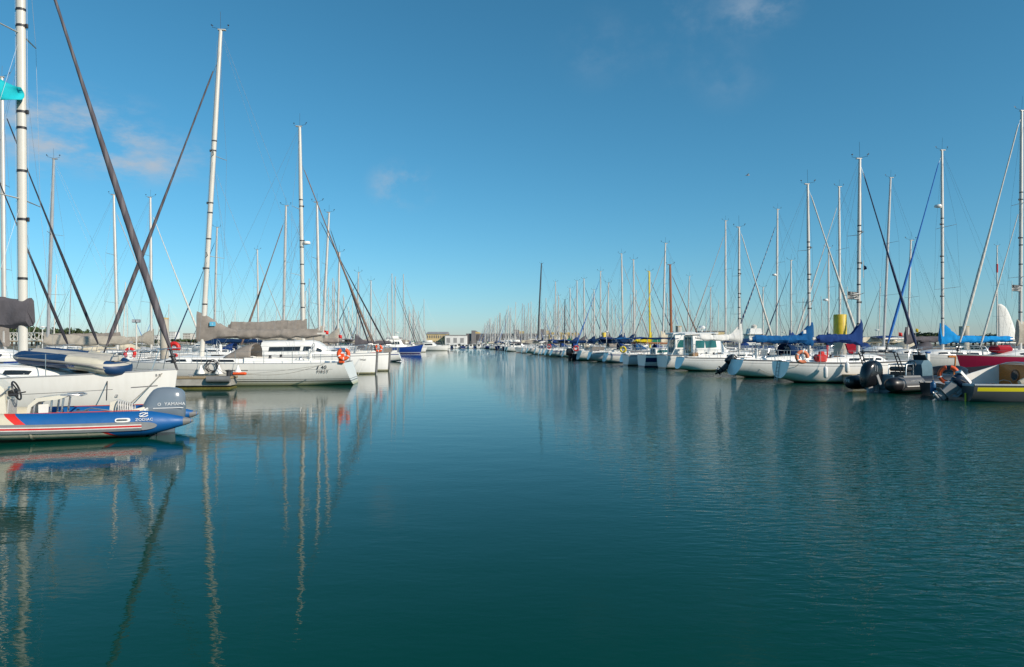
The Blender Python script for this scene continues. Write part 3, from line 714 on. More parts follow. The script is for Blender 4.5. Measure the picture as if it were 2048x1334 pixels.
building('long tan harbour building with rows of windows at the end of the channel', 853, 893, 668, 452, 20, 'tan', 2, 9, 'gable')
building('white windowless boat shed right of the tan building at the channel end', 890, 931, 671, 445, 18, 'white', 1, 3, 'flat', winm=wallc['grey'])
# long dark concrete block with towers
sb = thing('submarine_base', 'long dark concrete block with square towers behind the far right-hand masts', 'bunker', (at(1012, 520).x, 520, 1.2))
wpx = 520 / FPX
def sbox(px0, px1, y, dy, m, nm):
    x0, x1 = (px0 - 1012) * wpx, (px1 - 1012) * wpx; H_ = zat(y, 520) - 1.2
    b = MB(); b.box(((x0 + x1) / 2, 15 + dy, H_ / 2), (x1 - x0, 30, H_)); return b.build(nm, m, sb, smooth=False)
sbox(932, 1082, 667, 0, wallc['dark'], 'wall')
for a, b_, y in ((943, 951, 661), (1027, 1039, 659.5), (1080, 1091, 658.5)): sbox(a, b_, y, -1.5, wallc['dark'], 'tower')
for a, b_, y in ((951, 957, 664), (1039, 1048, 662.5), (1091, 1099, 661)): sbox(a, b_, y, 1.0, wallc['ochre'], 'stair_block')  # ochre blocks paint the sunlit right-hand sides of the towers
for k in range(14):
    x0 = (936 + k * 10.3 - 1012) * wpx; q = MB(); q.box((x0, -.15, 4.0), (2.0, .5, 8.0)); q.build('bay_opening', mat('bay_dark', (0.09, 0.085, 0.09), .9), sb, smooth=False)
building('yellow waterfront sheds with rounded roofs right of the dark concrete block', 1098, 1160, 668, 500, 22, 'ochre', 2, 10, 'barrel')
building('low ochre warehouse behind the tall dark mast', 1058, 1080, 676, 470, 14, 'pale', 1, 5, 'gable')
building('brown and yellow house with a flat roof behind the white-covered boom', 1407, 1449, 663, 330, 14, 'tan', 1, 4, 'flat')
building('pale block of flats right of the grey pile', 1362, 1395, 676, 600, 16, 'pale', 3, 8)
building('pale low block behind the brown mast', 1324, 1344, 672, 600, 16, 'white', 3, 5)
building('white distant apartment tower, tallest on the left skyline', 338, 350, 664, 980, 14, 'white', 6, 4)
building('cream distant apartment block between masts on the left skyline', 366, 381, 667, 960, 14, 'pale', 5, 5)
building('low wide white distant block left of the apartment tower', 285, 316, 671, 1000, 14, 'white', 3, 9)
building('low pale distant block right of the cream apartment block', 390, 402, 675, 1010, 14, 'pale', 3, 5)
building('long low pale terminal left of the blue motor yacht', 700, 770, 680, 640, 14, 'pale', 1, 12)
building('low white quay house behind the blue motor yacht', 772, 800, 677, 600, 14, 'white', 2, 5, 'gable')
lt = thing('lighthouse', 'square white lighthouse tower with a small lantern between two blue sail covers', 'lighthouse', at(1508, 420, 1.2))
b = MB(); Ht = zat(657, 420) - 1.2
b.box((0, 0, Ht * .32), (9.5, 9, Ht * .64), .1); b.box((0, 0, Ht * .64 + .2), (12, 11, .5), .1); b.build('base', wallc['white'], lt)
b = MB(); b.loft([[V((x * k, y * k, z)) for x, y in ((-1, -1), (1, -1), (1, 1), (-1, 1))] for k, z in ((3.9, Ht * .64 + .45), (3.3, Ht))]); b.build('tower', wallc['white'], lt, smooth=False)
b = MB(); b.lathe([(1.7, Ht), (1.7, Ht + 1.5), (2.0, Ht + 1.6), (.2, Ht + 2.6)], 10); b.build('lantern', wallc['pale'], lt)
qw = tag(slab('quay_wall', -100, 110, 405, 429.4, -1, 1.45, conc), 'long low stone quay wall closing off the end of the channel', 'quay')
# white footbridge ramp on the far left
fb = thing('gangway', 'white lattice gangway ramp behind the white mast at the left edge', 'footbridge', (0, 0, 0))
A_, B_ = at(-40, 66, 0), at(88, 66, 0); zt, zb = zat(666, 66), zat(681, 66)
b = MB(); b.box(((A_.x + B_.x) / 2, 66, zb - .08), (B_.x - A_.x, 1.5, .1)); b.build('walkway_deck', plank, fb)
for yy in (65.3, 66.7):
    b = MB(); n_ = 9
    for k in range(n_ + 1):
        x = A_.x + (B_.x - A_.x) * k / n_; b.tube([(x, yy, zb), (x, yy, zt)], .035, 5)
        if k < n_:
            x2 = A_.x + (B_.x - A_.x) * (k + 1) / n_; b.tube([(x, yy, zb if k % 2 else zt), (x2, yy, zt if k % 2 else zb)], .03, 5)
    for z in (zb, zt): b.tube([(A_.x, yy, z), (B_.x, yy, z)], .045, 5)
    b.build('truss', whitem, fb)
b = MB()
for x in (A_.x + .6, B_.x - .6): b.tube([(x, 66, -.5), (x, 66, zb - .1)], .16, 8)
b.build('support', conc, fb)

# ------------------------------------------------------------------ piles and pontoons
def pile(px, d, ytop, dia, label, yellow=None, yfrac=.42, base_yellow=False, marks=False):
    p = at(px, d); H_ = zat(ytop, d); o = thing('mooring_pile', label, 'pile', p, 0, 'concrete mooring piles')
    b = MB(); r = dia / 2; zc = H_ * (1 - yfrac) if yellow else H_
    b.lathe([(r, -.5), (r, zc)], 28); b.build('shaft', mat('pile_concrete', (0.46, 0.42, 0.35), .85, var=.25, scale=2, stretch=(1, 1, .4)), o)
    if yellow:
        y = MB(); y.lathe([(r + .012, zc), (r + .012, H_ - .05), (r - .03, H_)], 28); y.build('yellow_band', mat('yellow_paint', (0.66, 0.46, 0.02), .5, var=.2, scale=2), o)
    else:
        c_ = MB(); c_.lathe([(r - .01, H_), (r + .01, H_ + .02), (r + .01, H_ + .1), (.05, H_ + .13)], 24); c_.build('cap', mat('pile_cap', (0.50, 0.38, 0.18), .8), o)
    if base_yellow:
        c_ = MB(); c_.lathe([(r + .05, .25), (r + .05, .9)], 24); c_.build('guide_ring', mat('yellow_faded', (0.60, 0.48, 0.16), .7), o)
    w = MB(); w.lathe([(r + .01, -.4), (r + .015, .18), (r, .28)], 24); w.build('weed_ring', weedm, o)
    return o
pile(329, 49.5, 638.5, .56, 'pale concrete pile between the crossed furled sails on the left, with a yellow base', base_yellow=True)
pile(1680, 53.9, 629, .95, 'thick concrete pile with a yellow top, largest of the yellow-topped piles', 'y')
pile(1357, 90.5, 653.5, .78, 'plain grey concrete pile left of the pilothouse boats')
pile(1208, 132.7, 665, .78, 'far concrete pile with a yellow top left of the middle masts', 'y')
pile(1130, 176, 671.5, .8, 'small far grey pile without yellow paint near the dark mast')
pile(1928, 100, 654, 1.3, 'pale concrete pile behind the bright blue sail cover')
cn, pn = conc, plank
def pontoon(label, p0, p1, w, name='finger_pontoon', z=.5, group=None):
    p0, p1 = V(p0), V(p1); L_ = (p1 - p0).length; rz = math.atan2(p1.y - p0.y, p1.x - p0.x)
    o = thing(name, label, 'pontoon', (p0 + p1) / 2, rz, group)
    b = MB(); b.box((0, 0, z - .05), (L_, w, .1), .02); b.build('deck_planking', plank, o)
    b = MB(); b.box((0, 0, z - .27), (L_ - .06, w - .06, .335), .03); b.build('float', conc, o)
    b = MB(); b.box((0, 0, -.12), (L_ - .04, w - .03, .36), .04); b.build('weed_skirt', weedm, o)
    return o
pontoon('long walkway pontoon behind the left-hand row of boats', UN(4, -19.2), UN(300, -19.2), 2.4, 'walkway_pontoon')
pontoon('long walkway pontoon behind the right-hand row of boats', UN(14, 31), UN(300, 31), 2.4, 'walkway_pontoon')
fpn = pontoon('concrete finger pontoon alongside the large racing sailboat on the left', at(300, 32.0) + V((-4.6, -.4, 0)), at(469, 32.5), 1.15, z=.56)
FE = (at(469, 32.5) - at(300, 32.0) - V((-4.6, -.4, 0))).length / 2
b = MB(); b.tube([(FE - 1.05, -.66, .44), (FE - .02, -.66, .44)], .15, 14); b.build('bumper_roll', greyrub, fpn)
b = MB(); b.box((FE + .28, -.15, .68), (.62, .26, .14), .05); b.build('end_bumper', orange, fpn)
b = MB(); b.lathe([(.1, .56), (.1, .78), (.14, .8), (.14, .86), (.02, .88)], 12, mtx=Matrix.Translation((FE - .18, -.3, 0))); b.build('bollard', dark, fpn)
for s_, u, k in ((-1, 24, 0), (-1, 43.5, 1), (-1, 56, 2), (-1, 70, 3), (-1, 88, 4), (-1, 112, 5), (1, 33.5, 6), (1, 47.5, 7), (1, 65.5, 8), (1, 79, 9), (1, 92, 10), (1, 107, 11), (1, 125, 12)):
    n0 = -18 if s_ < 0 else 29.8
    pontoon('narrow finger pontoon between moored boats in the %s row, %s' % ('left' if s_ < 0 else 'right',
        ['nearest the inflatable', 'behind the racing sailboat', 'third along from the inflatable', 'past the twin-masted gap', 'near the middle of the row', 'towards the blue motor yacht',
         'beside the orange horseshoe boat', 'beside the white canvas boat', 'beside the pilothouse boats', 'past the brown mast', 'below the far yellow-topped pile', 'past the far yellow-topped pile', 'left of the tall dark mast'][k]),
        UN(u, n0), UN(u, n0 - s_ * (9 if k else 7)), .9, group='finger pontoons')
for x_ in (-3.2, -1.2, .8, 2.4):
    b = MB(); b.tube([(x_ - .13, -.5, .66), (x_ + .13, -.5, .66)], .018, 8); b.tube([(x_ - .05, -.5, .56), (x_ - .05, -.5, .66)], .016, 6); b.tube([(x_ + .05, -.5, .56), (x_ + .05, -.5, .66)], .016, 6); b.box((x_, -.5, .645), (.11, .03, .03)); b.build('cleat', alug, fpn)
# pontoon lamp with two flood heads
lp = thing('pontoon_lamp', 'white lamp post with a box-shaped double floodlight head on the left pontoon', 'lamp post', at(273, 46))
hz = zat(642, 46); b = MB(); b.tube([(0, 0, .4), (0, 0, hz - .1)], [.06, .045], 8); b.build('post', whitem, lp)
for s_ in (-1, 1):
    b = MB(); b.box((s_ * .14, -.02, hz), (.24, .22, .22), .03); h_ = b.build('lamp_head', mat('lamp_grey', (.22, .23, .25), .5), lp)
    b = MB(); b.box((s_ * .14, -.135, hz), (.19, .012, .17)); b.build('lens', clear, h_)
# power pedestals along both walkways
for k, (u, n_) in enumerate([(38, -18.6), (62, -18.6), (86, -18.6), (40, 30.2), (58, 30.2), (76, 30.2), (98, 30.2)]):
    o = thing('power_pedestal', ['white power pedestal on the left walkway nearest the racing sailboat', 'white power pedestal on the left walkway, second along', 'white power pedestal on the left walkway, farthest along',
        'white power pedestal on the right walkway behind the black inflatable', 'white power pedestal on the right walkway near the yellow-topped pile', 'white power pedestal on the right walkway behind the pilothouse boats', 'white power pedestal on the right walkway, farthest along'][k],
        'pedestal', UN(u, n_, .5), 0, 'power pedestals')
    b = MB(); b.box((0, 0, .5), (.22, .2, 1.0), .04); b.build('body', gel, o)
    b = MB(); b.box((0, 0, 1.05), (.26, .24, .12), .03); b.build('cap', mat('pedestal_blue', (.02, .10, .32), .5), o)
def horseshoe(name, label, p, face, m, Rr=.26, r=.075, gap=.9, tilt=0, spin=-90, group='lifebuoys'):
    o = thing(name, label, 'lifebuoy', p, 0, group)
    q = V(face).normalized().to_track_quat('Z', 'Y').to_matrix().to_4x4() @ Matrix.Rotation(R(spin), 4, 'Z')
    b = MB(); b.torus(Rr, r, q, 26, 10, gap / 2, 2 * math.pi - gap / 2); b.build('ring', m, o)
    for k in (.28, .5, .72):
        a = gap / 2 + (2 * math.pi - gap) * k; w = MB(); c_ = q @ V((math.cos(a) * Rr, math.sin(a) * Rr, 0)); ax_ = (q @ V((-math.sin(a), math.cos(a), 0))).normalized()
        w.tube([c_ - ax_ * .025, c_ + ax_ * .025], r + .006, 12); w.build('reflective_band', fendw, o)
    return o
def fender(label, p, L_=.62, r=.11, m=None, top=.5, shape='tube'):
    o = thing('fender', label, 'fender', p, 0, 'fenders')
    b = MB()
    if shape == 'tube': b.lathe([(.02, 0), (r * .7, .03), (r, .1), (r, L_ - .1), (r * .7, L_ - .03), (.03, L_), (.03, L_ + .06)], 16)
    else: b.lathe([(.03, 0), (r, .02), (r * 1.02, .08), (r * .7, L_ * .45), (r * .34, L_ * .8), (.04, L_), (.03, L_ + .05)], 16)
    b.build('body', m or fendw, o)
    b = MB(); b.tube([(0, 0, L_ + .03), (0, .05, L_ + top)], .009, 5); b.build('lanyard', rope, o)
    return o
def line(label, pts, r=.012, m=None, sag=.12, name='mooring_line'):
    a, c_ = V(pts[0]), V(pts[-1]); n_ = 10; b = MB()
    b.tube([a.lerp(c_, k / n_) - V((0, 0, sag * math.sin(math.pi * k / n_))) for k in range(n_ + 1)], r, 6)
    return tag(b.build(name, m or rope), label, 'rope', 'mooring lines')

# ------------------------------------------------------------------ outboards, inflatables, motor boats
def outboard(parent, loc, cowl_rings, cowl_m, leg_m, tilt=0.0, txt=None, txt_y=0.0, scale=1.0, steer=0.0, extra=None, band_m=None, trim=False):
    o = bpy.data.objects.new('outboard_motor', None); col.objects.link(o); o.parent = parent; o.location = loc
    o.rotation_euler = (0, tilt, steer); o.scale = (scale,) * 3
    b = MB(); rings = []; N_ = 24
    for z, xa, xf, w in cowl_rings:
        cx, hx = (xa + xf) / 2, (xf - xa) / 2
        rg = []
        for j in range(N_):
            a = 2 * math.pi * j / N_; ca, sa = math.cos(a), math.sin(a); e = .62
            rg.append(V((cx + hx * math.copysign(abs(ca) ** e, ca), w * math.copysign(abs(sa) ** e, sa), z)))
        rings.append(rg)
    b.loft(rings, mi=0)
    if txt:
        b.text(txt[0], txt[1], Matrix(((-1, 0, 0, txt[2]), (0, 0, 1, txt[3] + .012), (0, 1, 0, txt[4]), (0, 0, 0, 1))), 1, space=1.05)
        b.box((txt[2] + .14, txt[3] + .008, txt[4] - .09), (.64, .004, .016), mi=1)
        b.torus(.03, .006, Matrix.Translation((txt[2] + .33, txt[3] + .008, txt[4])) @ Matrix.Rotation(R(90), 4, 'X'), 14, 5, mi=1)
    if band_m:
        z0 = cowl_rings[0][0]
    recalc_needed = b.build('cowl', [cowl_m, mat('cowl_lettering', (.72, .72, .72), .4)], o, 50)
    if trim:
        b = MB()
        for s_ in (-1, 1):
            for x_, z_a, z_b, dx in ((-.18, .82, 1.05, .05), (-.06, .80, 1.06, .03)): b.tube([(x_, s_ * .292, z_a), (x_ + dx * .5, s_ * .290, (z_a + z_b) / 2), (x_ + dx, s_ * .262, z_b)], .014, 6)
            b.loft([[V((x_, s_ * y_, z_)) for x_, z_ in ((.30 * k + .02, .20), (.12 * k + .02, .22), (-.10, .62 * k), (0.0, .70 * k))] for k, y_ in ((1, .235), (1, .312))])
        b.tube([(.46, -.2, .45), (.52, 0, .95), (.40, .0, 1.16)], .02, 6)
        recalc(b.build('cowl_trim', alug, o))
    b = MB()
    b.loft([[V((x, y, z)) for x, y in ((-.22 * k + dx, -.05 * k), (-.05 * k + dx, -.09 * k), (.17 * k + dx, -.05 * k), (.17 * k + dx, .05 * k), (-.05 * k + dx, .09 * k), (-.22 * k + dx, .05 * k))] for k, dx, z in ((1.2, 0, .35), (1, 0, .1), (.85, -.02, -.25), (.75, -.04, -.52))])
    b.box((-.12, 0, -.34), (.50, .26, .025), .01)
    b.tube([(.16, 0, -.62), (.10, 0, -.62), (-.22, 0, -.60), (-.34, 0, -.60)], [.01, .055, .06, .035], 10)
    b.add([(.02, -.012, -.62), (.02, .012, -.62), (-.14, .012, -.62), (-.14, -.012, -.62), (-.10, -.008, -.88), (-.10, .008, -.88), (-.18, .008, -.86), (-.18, -.008, -.86)], [(0, 1, 5, 4), (1, 2, 6, 5), (2, 3, 7, 6), (3, 0, 4, 7), (4, 5, 6, 7)])
    b.loft([[V((-.04, -.03, -.5)), V((.06, 0, -.5)), V((-.04, .03, -.5)), V((-.14, 0, -.5))], [V((-.06, -.03, -.62)), V((.06, 0, -.62)), V((-.06, .03, -.62)), V((-.16, 0, -.62))]])
    recalc(b.build('leg', leg_m, o))
    b = MB()
    for k in range(3):
        a = 2 * math.pi * k / 3
        def bl(rr, da, x): return V((x, rr * math.sin(a + da), -.60 + rr * math.cos(a + da)))
        b.add([bl(.03, -.5, -.30), bl(.15, -.45, -.27), bl(.165, .1, -.31), bl(.14, .5, -.35), bl(.03, .5, -.33)], [(0, 1, 2, 3, 4)])
    b.tube([(-.28, 0, -.60), (-.38, 0, -.60)], [.04, .025], 8)
    b.build('propeller', alug, o)
    b = MB(); b.box((.24, 0, .16), (.12, .24, .36), .03); b.box((.30, 0, .02), (.05, .30, .3), .02); b.build('bracket', leg_m, o)
    return o
def tube_path(Ls, hw, xs, xb, rise, z0, n=12):
    """stern port -> bow -> stern starboard centreline of an inflatable's tube"""
    pts = [V((xs, hw, z0))] + [V((xs + (xb - hw * 1.25 - xs) * k / 6, hw, z0 + rise * .25 * (k / 6) ** 3)) for k in range(1, 7)]
    for k in range(1, n):
        a = math.pi * k / n; pts.append(V((xb - hw * 1.25 + math.sin(a) * hw * 1.25, hw * math.cos(a), z0 + rise * (.25 + .75 * math.sin(a)))))
    return pts + [V((p.x, -p.y, p.z)) for p in pts[6::-1]]
def wheel(parent, c, rad, tilt, m, name='steering_wheel'):
    b = MB(); q = Matrix.Translation(c) @ Matrix.Rotation(tilt, 4, 'Y'); b.torus(rad, .019, q, 24, 8)
    for k in range(3):
        a = 2 * math.pi * k / 3 + .5; b.tube([q @ V((0, 0, .02)), q @ V((rad * math.cos(a), rad * math.sin(a), 0))], .014, 6)
    b.tube([q @ V((0, 0, .02)), q @ V((0, 0, -.16))], [.06, .045], 10); return b.build(name, m, parent)

# the blue and cream inflatable in front, on the left
def zodiac():
    tipw = V((at(382, 15.7).x, 15.7, 0)); ax = V((-.935, -.355, 0)).normalized(); rz = math.atan2(ax.y, ax.x)
    HWid, R_, z0, xs = .86, .275, .315, -2.95
    side = V((-ax.y, ax.x, 0))
    c_ = tipw - ax * xs - side * HWid
    o = thing('inflatable_boat', 'blue and cream inflatable boat with red flash and grey outboard in the left foreground', 'inflatable', c_, rz)
    m = bpy.data.materials.new('hypalon_blue_and_cream'); nt, p = nodes_of(m)
    tc = nt.nodes.new('ShaderNodeTexCoord'); sp = nt.nodes.new('ShaderNodeSeparateXYZ'); nt.links.new(tc.outputs['Object'], sp.inputs[0])
    x, z = sp.outputs[0], sp.outputs[2]
    nz = nt.nodes.new('ShaderNodeTexNoise'); nz.inputs['Scale'].default_value = 3; nz.inputs['Detail'].default_value = 6; nt.links.new(tc.outputs['Object'], nz.inputs[0])
    # boundary positions: distance from the stern tip
    up = M_(nt, 'GREATER_THAN', z, .27)
    t = M_(nt, 'SUBTRACT', x, xs)
    bu = M_(nt, 'ADD', 3.02, M_(nt, 'MULTIPLY', M_(nt, 'SUBTRACT', z, .30), 1.15))
    bl = M_(nt, 'ADD', 1.30, M_(nt, 'MULTIPLY', z, 2.1))
    bd = M_(nt, 'ADD', M_(nt, 'MULTIPLY', up, bu), M_(nt, 'MULTIPLY', M_(nt, 'SUBTRACT', 1, up), bl))
    wd = M_(nt, 'ADD', .10, M_(nt, 'MULTIPLY', up, .09))
    blue = mixc(nt, nz.outputs[0], (0.003, 0.080, 0.26), (0.005, 0.11, 0.33)); cream = mixc(nt, nz.outputs[0], (0.50, 0.45, 0.33), (0.62, 0.57, 0.44))
    red = mixc(nt, nz.outputs[0], (.58, .015, .012), (.68, .03, .02))
    cc = mixc(nt, M_(nt, 'GREATER_THAN', t, bd), blue, red); cc = mixc(nt, M_(nt, 'GREATER_THAN', t, M_(nt, 'ADD', bd, wd)), cc, cream)
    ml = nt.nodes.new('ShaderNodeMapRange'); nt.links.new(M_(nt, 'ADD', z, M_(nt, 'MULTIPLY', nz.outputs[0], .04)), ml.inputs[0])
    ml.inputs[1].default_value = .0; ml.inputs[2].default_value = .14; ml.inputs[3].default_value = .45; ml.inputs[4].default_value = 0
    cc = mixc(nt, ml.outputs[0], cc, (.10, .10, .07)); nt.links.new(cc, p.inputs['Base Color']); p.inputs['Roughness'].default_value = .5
    n3 = nt.nodes.new('ShaderNodeTexNoise'); n3.inputs['Scale'].default_value = 7; n3.inputs['Detail'].default_value = 6; nt.links.new(tc.outputs['Object'], n3.inputs[0])
    bp = nt.nodes.new('ShaderNodeBump'); bp.inputs['Strength'].default_value = .25; bp.inputs['Distance'].default_value = .02; nt.links.new(n3.outputs[0], bp.inputs['Height']); nt.links.new(bp.outputs[0], p.inputs['Normal'])
    rr_ = nt.nodes.new('ShaderNodeMapRange'); nt.links.new(n3.outputs[0], rr_.inputs[0]); rr_.inputs[3].default_value = .35; rr_.inputs[4].default_value = .7; nt.links.new(rr_.outputs[0], p.inputs['Roughness'])
    path = tube_path(0, HWid, xs + .95, 2.9, .38, z0)
    cone = [(-.95, .05), (-.80, .10), (-.45, .195), (-.15, .262)]
    pts = [V((path[0].x + dx, HWid, z0 + .02 * (1 - (dx + .95)) )) for dx, _ in cone] + path + [V((path[0].x + dx, -HWid, z0 + .02)) for dx, _ in cone[::-1]]
    rad = [r for _, r in cone] + [R_] * len(path) + [r for _, r in cone[::-1]]
    b = MB(); b.tube(pts, rad, 28); b.build('tube', m, o, 70)
    for s_ in (-1, 1):
        b = MB(); b.tube([(xs - .05, s_ * HWid, z0 + .02), (xs + .02, s_ * HWid, z0 + .02), (xs + .16, s_ * HWid, z0 + .015)], [.012, .06, .106], 16); b.build('cone_cap', greyrub, o)
    for s_ in (-1, 1):
        for x_ in (xs + .96, xs + 2.0, xs + 3.05, xs + 4.1):
            b = MB(); b.tube([(x_ - .022, s_ * HWid, z0), (x_ + .022, s_ * HWid, z0)], R_ + .0035, 28, caps=False); b.build('seam_tape', m, o)
        b = MB(); b.lathe([(.005, 0), (.035, 0), (.035, .014), (.02, .02), (.005, .02)], 14, mtx=Matrix.Translation((xs + 2.55, s_ * (HWid - .19), z0 + .205)) @ Matrix.Rotation(R(40 * s_), 4, 'X')); b.build('valve', dark, o)
    # rubbing strake: five stripes
    sm_ = [mat('strake_grey', (.20, .21, .22), .6), mat('strake_white', (.74, .72, .68), .5), mat('strake_red', (.60, .02, .02), .5)]
    b = MB(); prof = [-.098, -.040, -.018, .020, .042, .098]; mi = [0, 1, 2, 1, 0]
    pp = [q for q in path]; pp = [V((pp[0].x + .02 - .45 * 0, pp[0].y, pp[0].z))] + pp[1:]
    off = []
    for i, q in enumerate(pp):
        tv = (pp[min(i + 1, len(pp) - 1)] - pp[max(i - 1, 0)]).normalized(); nrm = V((-tv.y, tv.x, 0)).normalized()
        if nrm.dot(V((0 if abs(q.y) > .5 else .5, q.y, 0))) < 0: nrm = -nrm
        off.append((q, nrm))
    for k in range(5):
        z_a, z_b = prof[k], prof[k + 1]; rings = []
        for q, nrm in off:
            rr = R_ + .022
            rings.append([q + nrm * (math.sqrt(R_ ** 2 - (zz - .03) ** 2) + dd) + V((0, 0, zz - .035)) for zz, dd in ((z_a, -.01), (z_a, .024), (z_b, .024), (z_b, -.01))])
        b.loft(rings, mi=mi[k])
    for s_ in (0, -1):     # rounded pale end pads
        q, nrm = off[s_]; e = []
        for j in range(13):
            a = -math.pi / 2 + math.pi * j / 12; e.append(q + nrm * (R_ + .012) + V((-.30 * math.cos(a), 0, .088 * math.sin(a) - .035)) - nrm * (.035 * math.cos(a)))
        b.add(e + [x_ - nrm * .05 for x_ in e], [tuple(range(13))] + [(j, j + 1, 14 + j, 13 + j) for j in range(12)], 0)
    recalc(b.build('rubbing_strake', sm_, o, 30))
    # floor, V hull, transom
    b = MB(); b.box((.1, 0, .26), (4.4, 1.3, .04)); b.build('floor', mat('floor_grey', (.42, .42, .40), .7), o)
    b = MB(); b.box((xs + .98, 0, .36), (.06, 1.3, .5), .015); b.build('transom', gel, o)
    b = MB(); b.loft([[V((x_, -.62 * w, .12)), V((x_, 0, zk)), V((x_, .62 * w, .12))] for x_, w, zk in ((xs + .98, 1, -.18), (0, 1, -.22), (1.8, .8, -.12), (2.8, .1, .25))], False, False, False); b.build('keel', gel2, o)
    # console with wheel, screen and number
    co = MB(); xc = 1.02
    co.loft([[V((xc + x_, y, z_)) for x_, y in ((-a_, -w), (b_, -w), (b_, w), (-a_, w))] for z_, a_, b_, w in ((.27, .30, .48, .36), (.80, .27, .46, .36), (1.12, .24, .36, .35), (1.30, .05, .22, .32))])
    cm = co.build('console', gel2, o, 20)
    co = MB(); co.box((xc - .285, 0, .58), (.03, .60, .60), .01, rot=Matrix.Rotation(R(-3), 3, 'Y')); co.build('panel', mat('panel_grey', (.50, .50, .48), .5), cm)
    co = MB(); co.text('9153', .16, Matrix(((-1, 0, 0, xc + .13), (0, 0, 1, .372), (0, 1, 0, .82), (0, 0, 0, 1))), 0, shear=.25); co.build('lettering', dark, cm)
    co = MB(); q = [V((xc + .45, .368, .74)), V((xc - .12, .368, .62)), V((xc - .14, .368, .655)), V((xc + .45, .368, .765))]; co.add(q + [v + V((0, .004, 0)) for v in q], [(0, 1, 2, 3), (4, 7, 6, 5)]); co.build('red_stripe', redc, cm)
    co = MB(); co.loft([[V((xc + .18, y, 1.28)), V((xc + .30, y, 1.28)), V((xc + .16, y * .86, 1.48)), V((xc + .13, y * .86, 1.48))] for y in (-.3, -.1, .1, .3)]); co.build('windscreen', clear, cm)
    co = MB()
    for s_ in (-1, 1): co.tube([(xc + .2, s_ * .33, 1.22), (xc + .02, s_ * .34, 1.42), (xc - .16, s_ * .34, 1.34)], .014, 8)
    co.tube([(xc - .1, .36, .92), (xc - .22, .40, 1.0), (xc - .34, .40, 1.12)], .016, 8); co.build('grab_rail', steel, cm)
    wheel(cm, V((xc - .40, 0.10, 1.06)), .21, R(-72), rubber)
    co = MB(); co.box((xc - .38, .28, .98), (.16, .1, .06), .02); co.tube([(xc - .44, .28, 1.0), (xc - .62, .28, 1.04)], .016, 6); co.build('throttle', dark, cm)
    # leaning seat
    xs2 = -.06; se = bpy.data.objects.new('leaning_seat', None); col.objects.link(se); se.parent = o
    b = MB(); b.loft([[V((xs2 + x_, y, z_)) for x_, z_ in ((.44, .50), (.40, .74), (.24, .90), (-.18, .95), (-.34, .92), (-.18, .86), (.20, .82), (.34, .70), (.38, .50))] for y in (-.36, -.3, .3, .36)]); recalc(b.build('cushion', gel2, se, 50))
    b = MB()
    for s_ in (-1, 1):
        for x0_, x1_ in ((.28, .36), (-.04, .02), (-.26, -.18)): b.tube([(xs2 + x0_, s_ * .3, .88), (xs2 + x1_, s_ * .3, .27)], .022, 8)
        b.tube([(xs2 - .2, s_ * .3, .94), (xs2 - .52, s_ * .3, .95), (xs2 - .60, s_ * .24, .93)], .02, 8)
    b.tube([(xs2 - .60, -.24, .93), (xs2 - .60, .24, .93)], .02, 8); b.build('seat_frame', steel, se)
    b = MB(); b.box((xs2 + .14, .24, .62), (.2, .03, .26), .01); b.build('seat_locker', gel, se)
    # low rails, locker and coiled hose aft
    b = MB(); b.tube([(-.75, .55, .40), (-.78, .55, .62), (-.9, .55, .66), (-1.3, .5, .58)], .016, 8); b.tube([(-.5, .5, .38), (-.55, .5, .60), (-.85, .5, .60)], .014, 8); b.build('deck_rail', steel, o)
    b = MB(); b.loft([[V((-1.18, y, .34)), V((-1.22, y, .76)), V((-1.34, y, .80)), V((-1.46, y, .74)), V((-1.42, y, .34))] for y in (-.22, -.18, .18, .22)]); recalc(b.build('locker', gel2, o, 40))
    b = MB(); n_ = 130; b.tube([(-1.40 - .32 * k / n_, .28 + .13 * math.sin(k / n_ * 2 * math.pi * 7), .64 - .1 * k / n_ + .17 * math.cos(k / n_ * 2 * math.pi * 7)) for k in range(n_ + 1)], .016, 6); b.build('coiled_hose', mat('hose', (.55, .53, .5), .5), o)
    b = MB(); b.tube([(-1.2, .1, .42), (-1.6, .2, .50), (-1.95, .15, .58)], .06, 10); b.box((-1.55, -.05, .4), (.5, .7, .12), .05); b.build('fuel_tank', gel2, o)
    # carry handle and emblem on the near tube
    for s_ in (1,):
        a = R(30)
        def onm(x_, a_): return Matrix(((-1, 0, 0, x_), (0, -math.sin(a_), math.cos(a_), HWid + (R_ + .004) * math.cos(a_)), (0, math.cos(a_), math.sin(a_), z0 + (R_ + .004) * math.sin(a_)), (0, 0, 0, 1)))
        b = MB(); mt = onm(xs + 1.34, R(22)); N = 16; e = []
        for j in range(N):
            q = 2 * math.pi * j / N; e.append(V((.15 * math.copysign(abs(math.cos(q)) ** .4, math.cos(q)), .048 * math.copysign(abs(math.sin(q)) ** .7, math.sin(q)), 0)))
        b.loft([[mt @ (v + V((0, 0, -.02))) for v in e], [mt @ (v + V((0, 0, .012))) for v in e]]); hb = b.build('handle_pad', fendw, o, 30)
        b = MB(); b.tube([mt @ V(v) for v in ((-.11, 0, .01), (-.09, 0, .045), (.07, 0, .045), (.09, 0, .01))], .014, 8); b.build('handle', greyrub, hb)
        b = MB(); mt = onm(xs + .92, R(21)); b.text('ZODIAC', .088, mt @ Matrix.Translation((0, 0, .012)) , 0, ext=.004, space=1.05)
        m2 = onm(xs + .94, R(43))
        el = m2 @ Matrix.Translation((0, .01, .012)) @ Matrix.Scale(1.5, 4, (1, 0, 0))
        b.torus(.055, .011, el, 22, 6, R(20), R(165)); b.torus(.055, .011, el, 22, 6, R(200), R(345))
